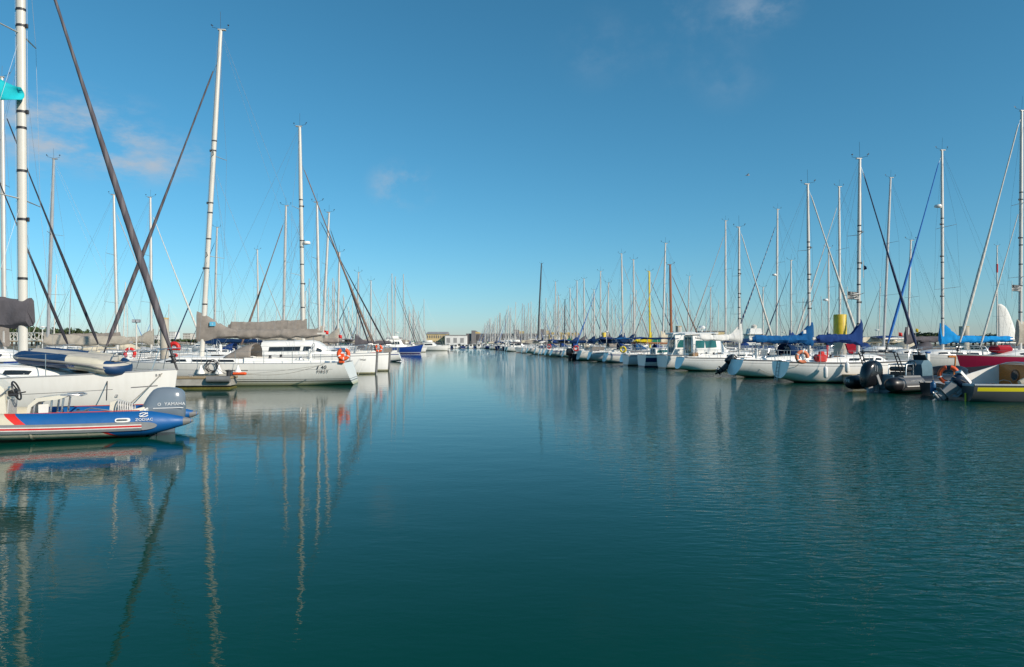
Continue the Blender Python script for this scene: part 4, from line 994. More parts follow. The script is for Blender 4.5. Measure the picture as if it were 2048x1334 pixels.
        b.tube([m2 @ V((-.07, -.045, .012)), m2 @ V((.075, .065, .012))], .011, 6)
        b.build('emblem', fendw, o)
    b = MB()
    for s_ in (-1, 1): b.tube([V((x_, s_ * (HWid - .02), z0 + R_ + .012)) for x_ in (-1.9, -1.2, -.4, .4, 1.2)], .011, 6)
    b.build('grab_line', mat('red_rope', (.5, .06, .05), .9), o)
    rings = [(.20, -.40, -.12, .07), (.27, -.43, .12, .17), (.38, -.45, .40, .24), (.50, -.455, .47, .262), (.55, -.455, .475, .268), (.62, -.455, .46, .268), (.78, -.45, .38, .262), (.90, -.43, .30, .24), (.97, -.36, .24, .20), (1.01, -.24, .16, .13), (1.025, -.10, .06, .05)]
    outboard(o, (xs + .63, 0, .04), rings, mat('cowl_blue_grey', (.16, .20, .245), .25, var=.12, scale=1.5), mat('leg_blue_grey', (.10, .13, .16), .4), txt=('YAMAHA', .105, -.24, .262, .64))
    return o
zodiac()

# ------------------------------------------------------------------ left-hand boats
hl1 = hullmat('near_white_hull', (0.74, 0.72, 0.68), (.03, .03, .04), boot=((.05, .05, .06), .07, .12), cove=[((.16, .155, .16), .425, .44, 0, 10.1), ((.16, .155, .16), .40, .43, 10.5, 11.1)])
o1, h1, p1 = sailboat('white sailboat with grey boom cover and a dinghy on its foredeck, at the left edge', (-13.82, 19.3), 16.7, 19.4, 1, L=11.5, B=3.7, fb=1.12, furl='grey', frad=.122, cover='grey', hull=hl1,
    det=2, mf=.624, mast=whitem, cabh=.38, mastr=.125, ang=-AX + .02, ch=.72, style='pack', bowrake=.22, furlf=.86, sb=.24, rake=-.1, boomz=2.72, sprd=2)
# emblem near the bow
hb = o1
b = MB(); b.torus(.035, .007, Matrix.Rotation(R(90), 4, 'X'), 14, 5)
for k in range(4): a = math.pi / 4 + k * math.pi / 2; b.tube([(0, 0, 0), (.05 * math.cos(a), 0, .05 * math.sin(a))], .006, 4)
e_ = b.build('hull_emblem', alug, o1); pz = h1.pt(.885, .30, -1); e_.location = pz + V((0, -.012, 0)); e_.rotation_euler = (R(-14), 0, R(16))
b = MB(); b.text('B R', .10, Matrix(((1, 0, 0, 0), (0, 0, -1, 0), (0, 1, 0, 0), (0, 0, 0, 1)))); e_ = b.build('bow_lettering', dark, o1); e_.location = h1.pt(.965, .07, -1) + V((0, -.015, 0)); e_.rotation_euler = (0, 0, R(20))
# dinghy turned over on its foredeck
dn = thing('dinghy', 'navy and cream inflatable dinghy lying upside down on the foredeck of the left-edge sailboat', 'dinghy', (-11.95, 18.92, 1.66), 0, rot=(R(6), R(5), R(-3)))
dn.scale = (.86, .9, .9)
path = tube_path(0, .48, -1.5, 1.42, -.16, 0, 10)
mdn = bpy.data.materials.new('dinghy_hypalon'); nt, p_ = nodes_of(mdn)
tc = nt.nodes.new('ShaderNodeTexCoord'); sp = nt.nodes.new('ShaderNodeSeparateXYZ'); nt.links.new(tc.outputs['Object'], sp.inputs[0])
xx = M_(nt, 'ADD', sp.outputs[0], M_(nt, 'MULTIPLY', sp.outputs[2], .25)); nz = nt.nodes.new('ShaderNodeTexNoise'); nz.inputs['Scale'].default_value = 5; nt.links.new(tc.outputs['Object'], nz.inputs[0])
cc = mixc(nt, band(nt, xx, 0.0, 1.16), mixc(nt, nz.outputs[0], (.004, .032, .095), (.008, .045, .13)), mixc(nt, nz.outputs[0], (.50, .46, .36), (.62, .57, .46)))
cc = mixc(nt, band(nt, sp.outputs[2], -.03, .035), cc, (.45, .42, .36)); nt.links.new(cc, p_.inputs['Base Color']); p_.inputs['Roughness'].default_value = .5
b = MB(); pts = [V((path[0].x - dx, .48, .0)) for dx in (.36, .28, .1)] + path + [V((path[0].x - dx, -.48, 0)) for dx in (.1, .28, .36)]
b.tube(pts, [.03, .09, .19] + [.21] * len(path) + [.19, .09, .03], 20); b.build('tube', mdn, dn, 70)
b = MB(); b.loft([[V((x_, -.40 * w, .08)), V((x_, -.2 * w, .19)), V((x_, 0, .24)), V((x_, .2 * w, .19)), V((x_, .40 * w, .08))] for x_, w in ((-1.5, 1), (-.5, 1), (.6, .9), (1.05, .5), (1.25, .1))], False); b.build('bottom', mat('dinghy_bottom', (.40, .38, .34), .6), dn)
b = MB(); b.tube([V((q.x, q.y + (.21 if q.y > 0 else -.21) * (abs(q.y) > .1), q.z)) for q in path], .03, 8); b.build('rubbing_strake', greyrub, dn)
b = MB(); b.text('EVIA', .13, Matrix(((1, 0, 0, .18), (0, 0, -1, -.70), (0, 1, 0, -.08), (0, 0, 0, 1)))); b.build('lettering', mat('letter_blue', (.02, .05, .25), .5), dn)
# turquoise flag on the port spreader of the same boat
FLS = 1.75
fl = thing('flag', 'turquoise flag hanging from the tall white mast at the left edge', 'flag', (-14.75, 19.0, 8.75)); fl.scale = (1.75, 1.4, 1.45)
b = MB(); rings = []
for i in range(13):
    k = i / 12; rings.append([V((.62 - 1.2 * k + .0, .10 * math.sin(k * 9 + j * .5), .15 - .95 * 0 + (.75 - .95 * (j / 6)) * (.25 + .75 * k) - .10 * math.sin(k * 5) + .35 * k)) for j in range(7)])
b.loft(rings, False, False, False); f_ = b.build('cloth', mat('turquoise_cloth', (.0, .42, .48), .8, var=.15, scale=3), fl); f_.modifiers.new('thick', 'SOLIDIFY').thickness = .006
b = MB(); b.tube([(-.58, 0, -1.6), (-.58, 0, 1.9)], .008, 5); b.build('halyard', ropew, fl)

hf = hullmat('racer_white_hull', (0.75, 0.735, 0.69), (.20, .20, .12), fz=.03, boot=[((.04, .04, .05), .20, .245), ((.03, .03, .035), .31, .335)], cove=[((.20, .20, .21), .30, .315, .6, 11.9), ((.03, .03, .035), .295, .335, 4.6, 5.7)], weed=.22)
o2, h2, p2 = sailboat('large white racing sailboat with taupe boom cover and grey furled jib, stern to the channel', (-16.05, 35.3), 18.35, 35.2, -1, L=12.4, B=3.9, fb=1.10, furl='grey', frad=.125, cover='taupe', hull=hf,
    det=2, mf=.60, mast=whitem, rake=-.95, cabh=.36, mastr=.125, ws=.90, transom=-.42, zks=-.05, bowrake=.18, hood='taupe', ch=1.05, boomz=2.55, furlf=.90, sb=.10, windows=[(.10, .26), (.32, .52), (.58, .80), (.87, .95)], sprd=2)
b = MB(); mt = Matrix(((-1, 0, 0, 0), (0, 0, 1, 0), (0, 1, 0, 0), (0, 0, 0, 1)))
b.text('40', .27, mt @ Matrix.Translation((.05, .13, 0)), 0, shear=.1, space=1.1); b.text('FIRST', .20, mt @ Matrix.Translation((0, -.10, 0)), 0, space=1.25)
b.add([mt @ V(q) for q in ((-.30, .03, .002), (-.24, .03, .002), (-.17, .22, .002), (-.21, .22, .002))], [(0, 1, 2, 3)])
e_ = b.build('hull_lettering', mat('letter_grey', (.04, .04, .045), .5), o2); q = h2.pt(.085, .20, 1); e_.location = q + V((0, .03, .0)); e_.rotation_euler = (R(-12), 0, R(3.5))
b = MB(); b.box((0, 0, 0), (.30, .012, .22), .004); b.text('E', .12, Matrix(((-1, 0, 0, 0), (0, 0, 1, .008), (0, 1, 0, 0), (0, 0, 0, 1))), 1)
e_ = b.build('cover_badge', [mat('badge_blue', (.12, .45, .65), .6), fendw], o2); e_.location = (h2.L * .10 - .62, .235, 3.12)
b = MB()
for k, (dx, dz) in enumerate(((0, 0), (.05, .03), (-.04, -.03), (.02, -.06), (.06, .0))):
    b.torus(.30 - .015 * k, .016, Matrix.Translation((dx, .02 * k, dz)) @ Matrix.Rotation(R(90), 4, 'X') @ Matrix.Rotation(R(9 * k), 4, 'Y'), 26, 6)
rc = b.build('rope_coil', dark); rc.location = at(423, 33.35, zat(732, 33.35)); tag(rc, 'black coiled rope hung on the side of the racing sailboat', 'rope')
for k, px in enumerate((402, 438, 476)):  # white cones added to imitate light and shade on the racing hull
    fender(['white tapered fender on the racing sailboat, nearest its bow', 'white tapered fender below the black coiled rope', 'white tapered fender at the end of the concrete finger pontoon'][k], at(px, 33.28, zat(748.5, 33.28)), .40, .19, gel, .42, 'cone')
horseshoe('lifebuoy', 'orange horseshoe lifebuoy on the stern rail of the racing sailboat', at(687, 34.2, 1.58), (.25, -1, .05), orange, .24, .095, spin=90)
b = MB(); q = at(683, 34.2, 1.36); b.box((q.x, q.y, q.z), (.30, .1, .5), .05); tag(b.build('rescue_sling_bag', orange), 'orange rescue bag hanging below the horseshoe on the racing stern rail', 'bag')
line('thin black line from the racing sailboat stern down to the concrete finger end', [at(650, 33.3, zat(727, 33.3)), at(488, 32.5, .66)], .012, rope, .25)
line('grey line from the racing sailboat stern quarter low to the finger end', [at(644, 33.3, zat(730, 33.3)), at(470, 32.4, .62)], .009, rope, .05)
line('black line from the bow of the left-edge sailboat to the inflatable', [at(331, 19.4, 1.36), at(263, 17.4, .60)], .014, rope, .02)
line('black doubled line hanging down the side of the left-edge sailboat', [at(215, 18.75, 1.22), at(213, 17.9, .62)], .014, dark, .02)
line('black rope from the coil down to the concrete finger pontoon', [at(428, 33.2, 1.1), at(466, 32.6, .6)], .012, dark, .15)
# deck-saloon boat with its bow to the channel
o4, h4, p4 = sailboat('white deck-saloon sailboat with bow to the channel, taupe stack-pack and pale brown furled jib', (at(605, 47).x, 47.2), 17.1, 47, 1, L=12.6, B=4.0, fb=1.32, furl='brown', frad=.10, cover='taupe', hull=HW[1],
    det=2, mf=.60, mast=whitem, rake=-.25, cabh=.95, mastr=.13, bowrake=.08, ch=.85, style='pack', boomz=2.95, radar=9.0, furlf=.84, windows=[(.10, .52), (.56, .80)], sb=.12, ang=-.03, coverlen=.82)
for oo, hh, lab in ((o4, h4, None),):
    b = MB(); b.tube([hh.edge(.999, 1, 0, .05) * 1 + V((.02, -.01, 0)), V((hh.L / 2 - .06, 0, .1))], .085, 12); b.build('bow_guard', greyrub, oo)
    b = MB(); b.text('TM261', .16, Matrix(((1, 0, 0, 0), (0, 0, -1, 0), (0, 1, 0, 0), (0, 0, 0, 1)))); e_ = b.build('bow_lettering', dark, oo); e_.location = hh.pt(.93, .2, -1) + V((0, -.02, 0)); e_.rotation_euler = (0, 0, R(25))
o5, h5, p5 = sailboat('white plumb-bowed sailboat with an orange lifebuoy on its bow rail, behind the deck-saloon boat', (at(638, 52).x, 52.2), 12.9, 52, 1, L=11.0, B=3.6, fb=1.30, furl='black', frad=.07, cover='beige', hull=HW[1],
    det=1, mf=.52, rake=-.2, bowrake=.05, sb=.1)
b = MB(); b.tube([h5.edge(.999, 1, 0, .05) + V((.02, -.01, 0)), V((h5.L / 2 - .05, 0, .1))], .085, 10); b.build('bow_guard', greyrub, o5)
horseshoe('lifebuoy', 'orange lifebuoy on the bow rail of the plumb-bowed left boat', at(757, 51.8, 1.75), (.2, -1, .05), orange, .22, .09, spin=90)
line('pale mooring line from the deck-saloon bow down to the water', [at(728, 46.6, 1.35), at(716, 44.9, .05)], .012, ropew, .15)
line('dark mooring line across the stern corner of the royal blue covered sailboat', [at(1600, 35.6, 1.12), at(1560, 36.9, .42)], .012, rope, .12)
line('grey mooring line draped down the near side of the petrol blue covered sailboat', [at(1500, 41.6, 1.1), at(1545, 41.3, .25)], .012, rope, .18)
def lifestation(px, d, label, low=.5):
    o = thing('lifebuoy_station', label, 'lifebuoy stand', at(px, d), 0, 'red lifebuoy stations')
    b = MB(); b.tube([(0, 0, low), (0, 0, 1.5)], .03, 8); b.build('post', whitem, o)
    b = MB(); b.torus(.27, .12, Matrix.Translation((0, -.05, 1.85)) @ Matrix.Rotation(R(90), 4, 'X'), 24, 10, R(-10), R(190)); b.box((0, -.05, 1.78), (.74, .2, .16), .05); b.build('hood', redc, o)
    b = MB(); b.box((.05, -.05, 1.36), (.36, .18, .34), .08); b.build('rescue_pack', redc, o)
lifestation(349, 40.5, 'red lifebuoy station left of the big taupe boom cover')
horseshoe('lifebuoy', 'orange-red lifebuoy behind the bow rail of the left-edge sailboat', at(260, 37.5, zat(707, 37.5)), (.1, -1, 0), redc, .25, .09, gap=1.6, spin=-90)

L_ = lambda px, d: (at(px, d).x, d)
def S(label, pb, pt, yt, d, bow, **k):
    """mast foot column, masthead column and row in the photograph -> a boat of real size at distance d"""
    dx = (pt - pb) * d / FPX
    H_ = zat(yt, d); k.setdefault('det', 1); k.setdefault('L', max(6.5, min(13.5, H_ * .74))); k.setdefault('hull', rnd.choice(HW[:3] + [HW[5]]))
    if k['det'] == 1:
        k.setdefault('hood', rnd.choice(['navy', 'grey', 'cream', 'royal', None, 'taupe', 'teal'])); k.setdefault('extras', rnd.random()); k.setdefault('ws', rnd.uniform(.62, .88)); k.setdefault('vee', rnd.uniform(0, .4)); k.setdefault('zks', rnd.uniform(-.05, .25)); k.setdefault('cabh', rnd.uniform(.34, .6)); k.setdefault('fb', rnd.uniform(1.0, 1.3))
    k.setdefault('frad', .055 + H_ * .0022); k.setdefault('sprd', 1 if H_ < 11 else 2)
    if k['det'] == 0: k.setdefault('sprd', 1)
    return sailboat(label, L_(pb, d), H_, d, bow, rake=dx * (1 if bow > 0 else -1), **k)
S('sailboat with a black furled jib whose mast rises just off the left edge', -14, -18, 290, 36.3, 1, furl='black', cover='grey', frad=.10, L=9.5)
S('sailboat with a tall pale mast beside the left-edge mast and a long black furled jib', 9, 4, 155, 40.6, 1, furl='black', cover='taupe', frad=.115, mastr=.125, furlf=.88)
S('sailboat with a grey mast and big beige boom cover behind the upturned dinghy', 95, 107, 318, 45.2, -1, furl=None, cover='beige', mast=alug, ch=.62, style='pack', L=11, boomz=2.12, hood=None, extras=None, cabh=.36, fb=1.05)
S('sailboat with a taupe boom cover behind the crossed furled sails', 235, 228, 390, 54.3, 1, furl='grey2', cover='taupe', L=10.5, style='pack', boomz=2.5, ch=.5)
S('sailboat with a pale furled jib sloping down to the left concrete pile', 303, 301, 395, 60.3, 1, furl='white', cover='beige', frad=.10)
S('sailboat with a dark blue furled jib behind the racing boat mast', 428, 434, 455, 76, -1, furl='navy', cover='navy', frad=.09)
S('distant sailboat with bare forestay left of the brown furled jib', 517, 515, 500, 94, 1, furl='grey2', cover='grey')
S('sailboat with a thick brown furled jib left of the deck-saloon boat', 566, 572, 412, 57.4, -1, furl='brown', cover='taupe', frad=.11, L=9.5, mf=.62)
S('sailboat with a red ensign and dark furled jib, second mast right of the deck-saloon boat', 645, 658, 425, 61.5, 1, furl='black', cover='taupe')
S('sailboat with a short grey mast beyond the deck-saloon bow', 675, 679, 505, 66.2, 1, furl='black', cover='beige', L=9)
S('sailboat with a navy furled jib sloping left, beyond the plumb-bowed boat', 713, 717, 545, 80.5, -1, furl='navy', cover='grey', L=8.5)
S('lone-masted sailboat with a thin grey forestay left of the blue motor yacht', 742, 742, 562, 93, 1, furl='grey2', cover='beige', L=8.5)
S('sailboat with a short mast just left of the twin tall masts', 775, 775, 585, 182, -1, furl='grey2', cover='white', det=0)
S('sailboat with the left one of the twin tall masts above the blue motor yacht', 785, 784, 547, 158, 1, furl='black', cover='grey', det=0)
S('sailboat with the right one of the twin tall masts above the blue motor yacht', 790, 791, 553, 163.5, 1, furl='black', cover='grey', det=0)
S('sailboat with a tall mast and pale stay at the bow of the blue motor yacht', 809, 807, 548, 171, 1, furl='grey2', cover='taupe', det=0)
S('sailboat with the last tall mast on the left, dark jib sloping left', 848, 848, 598, 258, -1, furl='black', cover='grey', det=0, L=13)
S('far sailboat with a pale mast, left of three clustered behind the deck-saloon boat', 657, 657, 575, 152, 1, furl='black', cover='grey', det=0)
S('far sailboat with a pale mast, middle of three clustered behind the deck-saloon boat', 664, 666, 556, 157, 1, furl='black', cover='beige', det=0)
S('far sailboat with a pale mast, right of three clustered behind the deck-saloon boat', 669, 669, 562, 162, 1, furl='black', cover='taupe', det=0)

# ------------------------------------------------------------------ motor boats
def motorboat(label, c, rz, L=7.5, B=2.7, fb=1.0, hull=None, ctop=1.5, det=1, glassm=None, sb=.45, cab=(.30, .78), fly=False, extra=None, ov=.5, name='motorboat', roof=None, group=None):
    o = thing(name, label, 'motorboat', c, rz, group); H = Hull(L, B, fb, .92, sb, 0, .7, -.02, -.15, .0); hull = hull or HW[0]
    recalc(H.hull_mb(18 if det else 10, 7 if det else 4).build('hull', [hull, hull], o)); H.deck_mb(12).build('deck', deckm, o)
    gw = MB()
    for s_ in (-1, 1): gw.tube([H.edge(i / 16, s_, .0, .01) for i in range(17)], .035, 6)
    gw.build('gunwale', greyrub if det else gel, o)
    b = MB(); rings = []; prof = []; t0, t1 = cab; n = 16
    for i in range(n + 1):
        k = i / n; t = t0 + (t1 - t0) * k; x = -L / 2 + L * t
        hh = ctop * (1 - .06 * (1 - k)) if k < .42 else (ctop - (ctop - .42) * sm((k - .42) / .24) if k < .66 else .42 * (1 - sm((k - .66) / .36)) + .04)
        w = min(H.half(t) * .82, B * .40) * (1 - .1 * sm((k - .3) / .4)); z0 = H.sheer(t) - .04
        pr = [(w, z0), (w * .93, z0 + hh * .72), (w * .85, z0 + hh * .93), (w * .45, z0 + hh * 1.0), (0, z0 + hh * 1.02)]; prof.append((x, w, z0, hh))
        rings.append([V((x, y, z)) for y, z in pr] + [V((x, -y, z)) for y, z in pr[-2::-1]])
    b.loft(rings, False, False, False); q = len(rings[0]); b.add(rings[0], [tuple(range(q))[::-1]]); b.add(rings[-1], [tuple(range(q))])
    cb = recalc(b.build('wheelhouse', gel, o, 45)); cl = prof[-1][0] - prof[0][0]; x0 = prof[0][0]; gm = glassm or teal_glass
    for s_ in (-1, 1):
        for a0, a1, sl in ((.04, .20, .05), (.23, .43, -.08)) if det else ((.05, .45, 0),):
            side_window(prof, x0 + cl * a0, x0 + cl * a1, .36, .70, s_, slant=sl, off=.008).build('side_window', gm, cb)
    # raked windscreen
    b = MB(); a_, c_ = prof_at(prof, x0 + cl * .47), prof_at(prof, x0 + cl * .60)
    b.quad(V((a_[0] + .10, -a_[1] * .72, a_[2] + a_[3] * .93)), V((a_[0] + .10, a_[1] * .72, a_[2] + a_[3] * .93)), V((c_[0] + .12, c_[1] * .82, c_[2] + c_[3] * .80)), V((c_[0] + .12, -c_[1] * .82, c_[2] + c_[3] * .80)))
    b.build('windscreen', gm, cb)
    b = MB(); p = prof[0]; b.box((p[0] - .02, .0, p[2] + p[3] * .50), (.03, p[1] * 1.1, p[3] * .74)); b.build('door', gm, cb)
    b = MB(); b.box((p[0] - .03, -.02, p[2] + p[3] * .50), (.05, .05, p[3] * .78)); b.build('door_frame', gel, cb)
    b = MB(); b.loft([[V((p[0] - ov, y, p[2] + p[3] * .99 - .05 * abs(y))), V((x0 + cl * .46, y, p[2] + p[3] * 1.045 - .05 * abs(y))), V((x0 + cl * .46, y, p[2] + p[3] * 1.10 - .05 * abs(y))), V((p[0] - ov, y, p[2] + p[3] * 1.05 - .05 * abs(y)))] for y in (-p[1] * .95, -p[1] * .5, 0, p[1] * .5, p[1] * .95)])
    recalc(b.build('roof', roof or gel, cb))
    if fly:
        b = MB(); z = p[2] + p[3] * 1.08; b.loft([[V((x_, w * s2, z)), V((x_ - .1, w * s2 * .96, z + hh))] for x_, w, hh, s2 in ((x0 - .2, p[1] * .85, .5, 1), (x0 + cl * .35, p[1] * .8, .6, 1), (x0 + cl * .42, .05, .62, 1), (x0 + cl * .35, p[1] * .8, .6, -1), (x0 - .2, p[1] * .85, .5, -1))], False, False, False)
        b.build('flybridge', gel, o).modifiers.new('thick', 'SOLIDIFY').thickness = .06
        b = MB()
        for s_ in (-1, 1): b.tube([(x0 - .1, s_ * p[1] * .8, z), (x0 - .35, s_ * p[1] * .7, z + 1.1)], .04, 6)
        b.tube([(x0 - .35, -p[1] * .7, z + 1.1), (x0 - .35, p[1] * .7, z + 1.1)], .05, 6); b.build('radar_arch', gel, o)
    b = MB(); rr = .016 if det else .03
    for s_ in (-1, 1):
        ts = [.55, .66, .77, .88, .97]
        b.tube([H.edge(t, s_, .06, .02 if t == .55 else .5) for t in ts] + ([V((L / 2 - .05, 0, H.sheer(1) + .5))]), rr, 5)
        for t in ts[1:]: b.tube([H.edge(t, s_, .06), H.edge(t, s_, .06, .5)], rr, 5)
    b.build('bow_rail', steel, o)
    b = MB(); zt = p[2] + p[3] * 1.05; b.tube([(x0 + cl * .2, .3, zt), (x0 + cl * .16, .3, zt + 1.5)], .012 + .01 * (not det), 5); b.tube([(x0 + cl * .2, -.25, zt), (x0 + cl * .2, -.25, zt + .45)], .02, 5); b.build('aerial', gel, o)
    return o, H, prof
def stern_at(px, d, L): p = at(px, d); return V((p.x, p.y, 0)) + EN * (L / 2)
hp1 = hullmat('fishing_white_navy', WHITE, (.02, .03, .07), boot=((.02, .04, .14), .05, .12), cove=[((.012, .03, .10), .22, .62, .0, 2.3)])
mb1, H1, _ = motorboat('white pilothouse boat with a navy panel and a navy awning over its open stern', stern_at(1283, 62.0, 8.2), AX, L=8.2, B=2.9, fb=1.08, hull=hp1, ctop=2.1, cab=(.34, .84), ov=.2)
b = MB(); b.loft([[V((x_, y, 2.62 - .10 * abs(y) + .05 * math.sin(x_ * 4 + y))) for y in (-1.1, -.55, 0, .55, 1.1)] for x_ in (-3.9, -3.2, -2.4, -1.6, -1.0)], False, False, False); aw = b.build('awning', CL['navy'], mb1); aw.modifiers.new('thick', 'SOLIDIFY').thickness = .05
b = MB()
for x_ in (-3.85, -1.1):
    for s_ in (-1, 1): b.tube([(x_, s_ * 1.05, 1.05), (x_, s_ * 1.05, 2.55)], .018, 5)
b.build('awning_frame', steel, mb1)
mb2, H2, _ = motorboat('large white pilothouse boat with curved green-tinted windows and a roof overhang', stern_at(1324, 58.0, 8.8), AX, L=8.8, B=3.1, fb=1.12, ctop=1.95, cab=(.26, .80), ov=.7)
b = MB()
for s_ in (-1, 1): b.tube([(-4.0, s_ * 1.2, 1.1), (-3.0, s_ * 1.1, 2.95)], .03, 6)
b.build('roof_strut', gel, mb2)
b = MB(); b.lathe([(.05, 3.1), (.06, 3.35), (.27, 3.4), (.29, 3.5), (.2, 3.62), (.02, 3.66)], 14, mtx=Matrix.Translation((-.9, 0, 0))); b.build('radar_dome', gel, mb2)
mb0, H0, _ = motorboat('small white workboat with an open stern and yellow lifebuoy, left of the navy-panelled boat', stern_at(1251, 66.3, 6.8), AX, L=6.8, B=2.5, fb=1.0, hull=HW[1], ctop=.75, cab=(.4, .85), ov=.1)
horseshoe('lifebuoy', 'yellow lifebuoy on the stern of the small white workboat', at(1246, 66, 1.55), (-.4, -1, 0), mat('yellow_foam', (.70, .52, .02), .6), .25, .10, gap=.02, spin=0)
hb1 = hullmat('yacht_blue_hull', (0.008, 0.04, 0.22), (.10, .015, .01), boot=((.55, .55, .55), .16, .26))
p = at(846, 149); motorboat('blue-hulled motor yacht with a white wheelhouse at the end of the left-hand row', V((p.x, p.y, 0)) - EN * 4.1, AX + .15, L=8.4, B=3.2, fb=1.35, hull=hb1, ctop=1.85, cab=(.12, .72), det=1, glassm=glass, sb=.6, fly=True)
p = at(862, 205); motorboat('white motor cruiser beyond the blue motor yacht', V((p.x, p.y, 0)) + EN * 1.2, AX - .2, L=8.5, B=3.2, fb=1.25, ctop=1.3, cab=(.12, .82), det=0, glassm=glass, fly=True)
p = at(776, 118); motorboat('small white motorboat with a yellow-clad bow rail left of the blue motor yacht', V((p.x, p.y, 0)) - EN * 3, AX, L=6.4, B=2.4, fb=1.0, ctop=1.1, cab=(.2, .8), det=0, glassm=glass)

# ------------------------------------------------------------------ right-hand boats, near ones first
hr2 = hullmat('right_white_hull', (0.82, 0.81, 0.78), (.012, .018, .02), fz=.10, boot=((.70, .70, .68), .10, .15), cove=[((.09, .09, .10), .17, .19), ((.05, .05, .055), .0, .05)], weed=.10)
o6, h6, p6 = sailboat('white sailboat with royal blue boom cover, navy furled jib and orange horseshoe on its stern', L_(1716, 37.2), zat(318, 37.2), 37, 1, L=7.9, B=2.75, fb=1.10, furl='navy', frad=.095, cover='royal', hull=hr2, transom_mat=hr2,
    det=2, mf=.55, mast=alu, rake=.1, cabh=.40, mastr=.10, ws=.74, transom=-.12, zks=.24, ch=.98, boomz=2.30, furlf=.955, sb=.14, ang=-.03, bare=True, vee=.35, coverlen=.66)
horseshoe('lifebuoy', 'salmon orange horseshoe lifebuoy on the stern rail of the royal blue covered sailboat', at(1604, 35.2, 1.42), (-.12, -1, .05), salmon, .265, .095, gap=.8, spin=-30)
b = MB()
for k in range(5): b.box((-4.10 + .03 * k, .22, .20 + .20 * k), (.035, .34, .03))
for y in (.06, .38): b.tube([(-4.14, y, .05), (-3.96, y, 1.15)], .018, 6)
b.build('swim_ladder', alug, o6)
b = MB(); b.tube([(-1.75, -.75, 1.2), (-1.70, -.75, 2.0), (-1.7, -.62, 2.02), (-1.7, -.62, 1.2)], .022, 6); b.build('red_frame', redc, o6)
b = MB(); b.box((-2.2, -.85, 1.33), (.55, .5, .42), .08); b.box((-2.0, -.6, 1.45), (.25, .3, .5), .06); b.build('red_bag', redc, o6)
fender('white tubular fender amidships on the royal blue covered sailboat', at(1651, 35.55, .30), .62, .11)
fender('white tubular fender nearer the bow of the royal blue covered sailboat', at(1694, 35.55, .58), .55, .11)
b = MB(); rr = .42; tm = Matrix.Translation((0, 0, 0)) @ Matrix.Rotation(R(90), 4, 'X')
b.lathe([(.04, -.11), (rr, -.11), (rr, .11), (.04, .11)], 3, mtx=tm) if False else b.loft([[V((x * .46, y, z)) for x, z in ((-.95, 1), (.95, 1), (.9, -.2), (.1, -1), (-.5, -.6))] for y in (-.1, .1)])
rb_ = recalc(b.build('rescue_bag', CL['red'])); rb_.scale = (.8, .8, .32); rb_.location = at(1702, 41.0, 1.78); tag(rb_, 'dark red rescue bag on the rail behind the royal blue boom cover', 'bag')
o7, h7, p7 = sailboat('white sailboat with a petrol blue boom cover, blue sprayhood and tilted outboard on its stern', L_(1619, 43), zat(369, 43), 43, 1, L=8.5, B=2.95, fb=1.08, furl='white', frad=.11, cover='teal', hull=hr2, transom_mat=hr2,
    det=2, mf=.57, mast=alu, rake=-.12, cabh=.38, mastr=.10, ws=.78, transom=-.26, zks=.16, ch=1.0, boomz=2.30, hood='navy', furlf=.96, ang=.0, vee=.3, coverlen=.95)
b = MB(); b.box((0, 0, 0), (.18, .01, .22), .003); e_ = b.build('cover_badge', fendw, o7); e_.location = (h7.L * .06 - .38, -.26, 2.85)
b = MB(); b.text('-i-', .2, Matrix(((0, 0, -1, -h7.L / 2 - .02), (-1, 0, 0, .5), (0, 1, 0, .55), (0, 0, 0, 1)))); b.build('transom_lettering', dark, o7)
o8, h8, p8 = sailboat('white sailboat with slack white boom canvas and a brown locker in its cockpit', L_(1478, 53), zat(455, 53), 53, 1, L=7.8, B=2.7, fb=1.02, furl='white', frad=.10, cover='white', hull=hr2, transom_mat=hr2,
    det=2, mf=.60, mast=alu, cabh=.42, mastr=.095, ws=.70, transom=-.3, zks=.18, ch=1.05, boomz=2.5, furlf=.97, vee=.3, coverlen=.85)
blk = mat('cowl_black', (.012, .014, .018), .22, var=.2, scale=2)
cr = [(.20, -.40, -.05, .09), (.30, -.44, .22, .19), (.45, -.45, .40, .23), (.62, -.44, .42, .235), (.80, -.42, .34, .225), (.92, -.36, .24, .19), (.99, -.22, .12, .12)]
outboard(o7, (-4.5, .85, .62), cr, blk, blk, tilt=R(50), scale=.95)
b = MB(); b.box((-2.9, -.1, 1.22), (.5, .8, .4), .05); b.build('brown_locker', teak, o8)
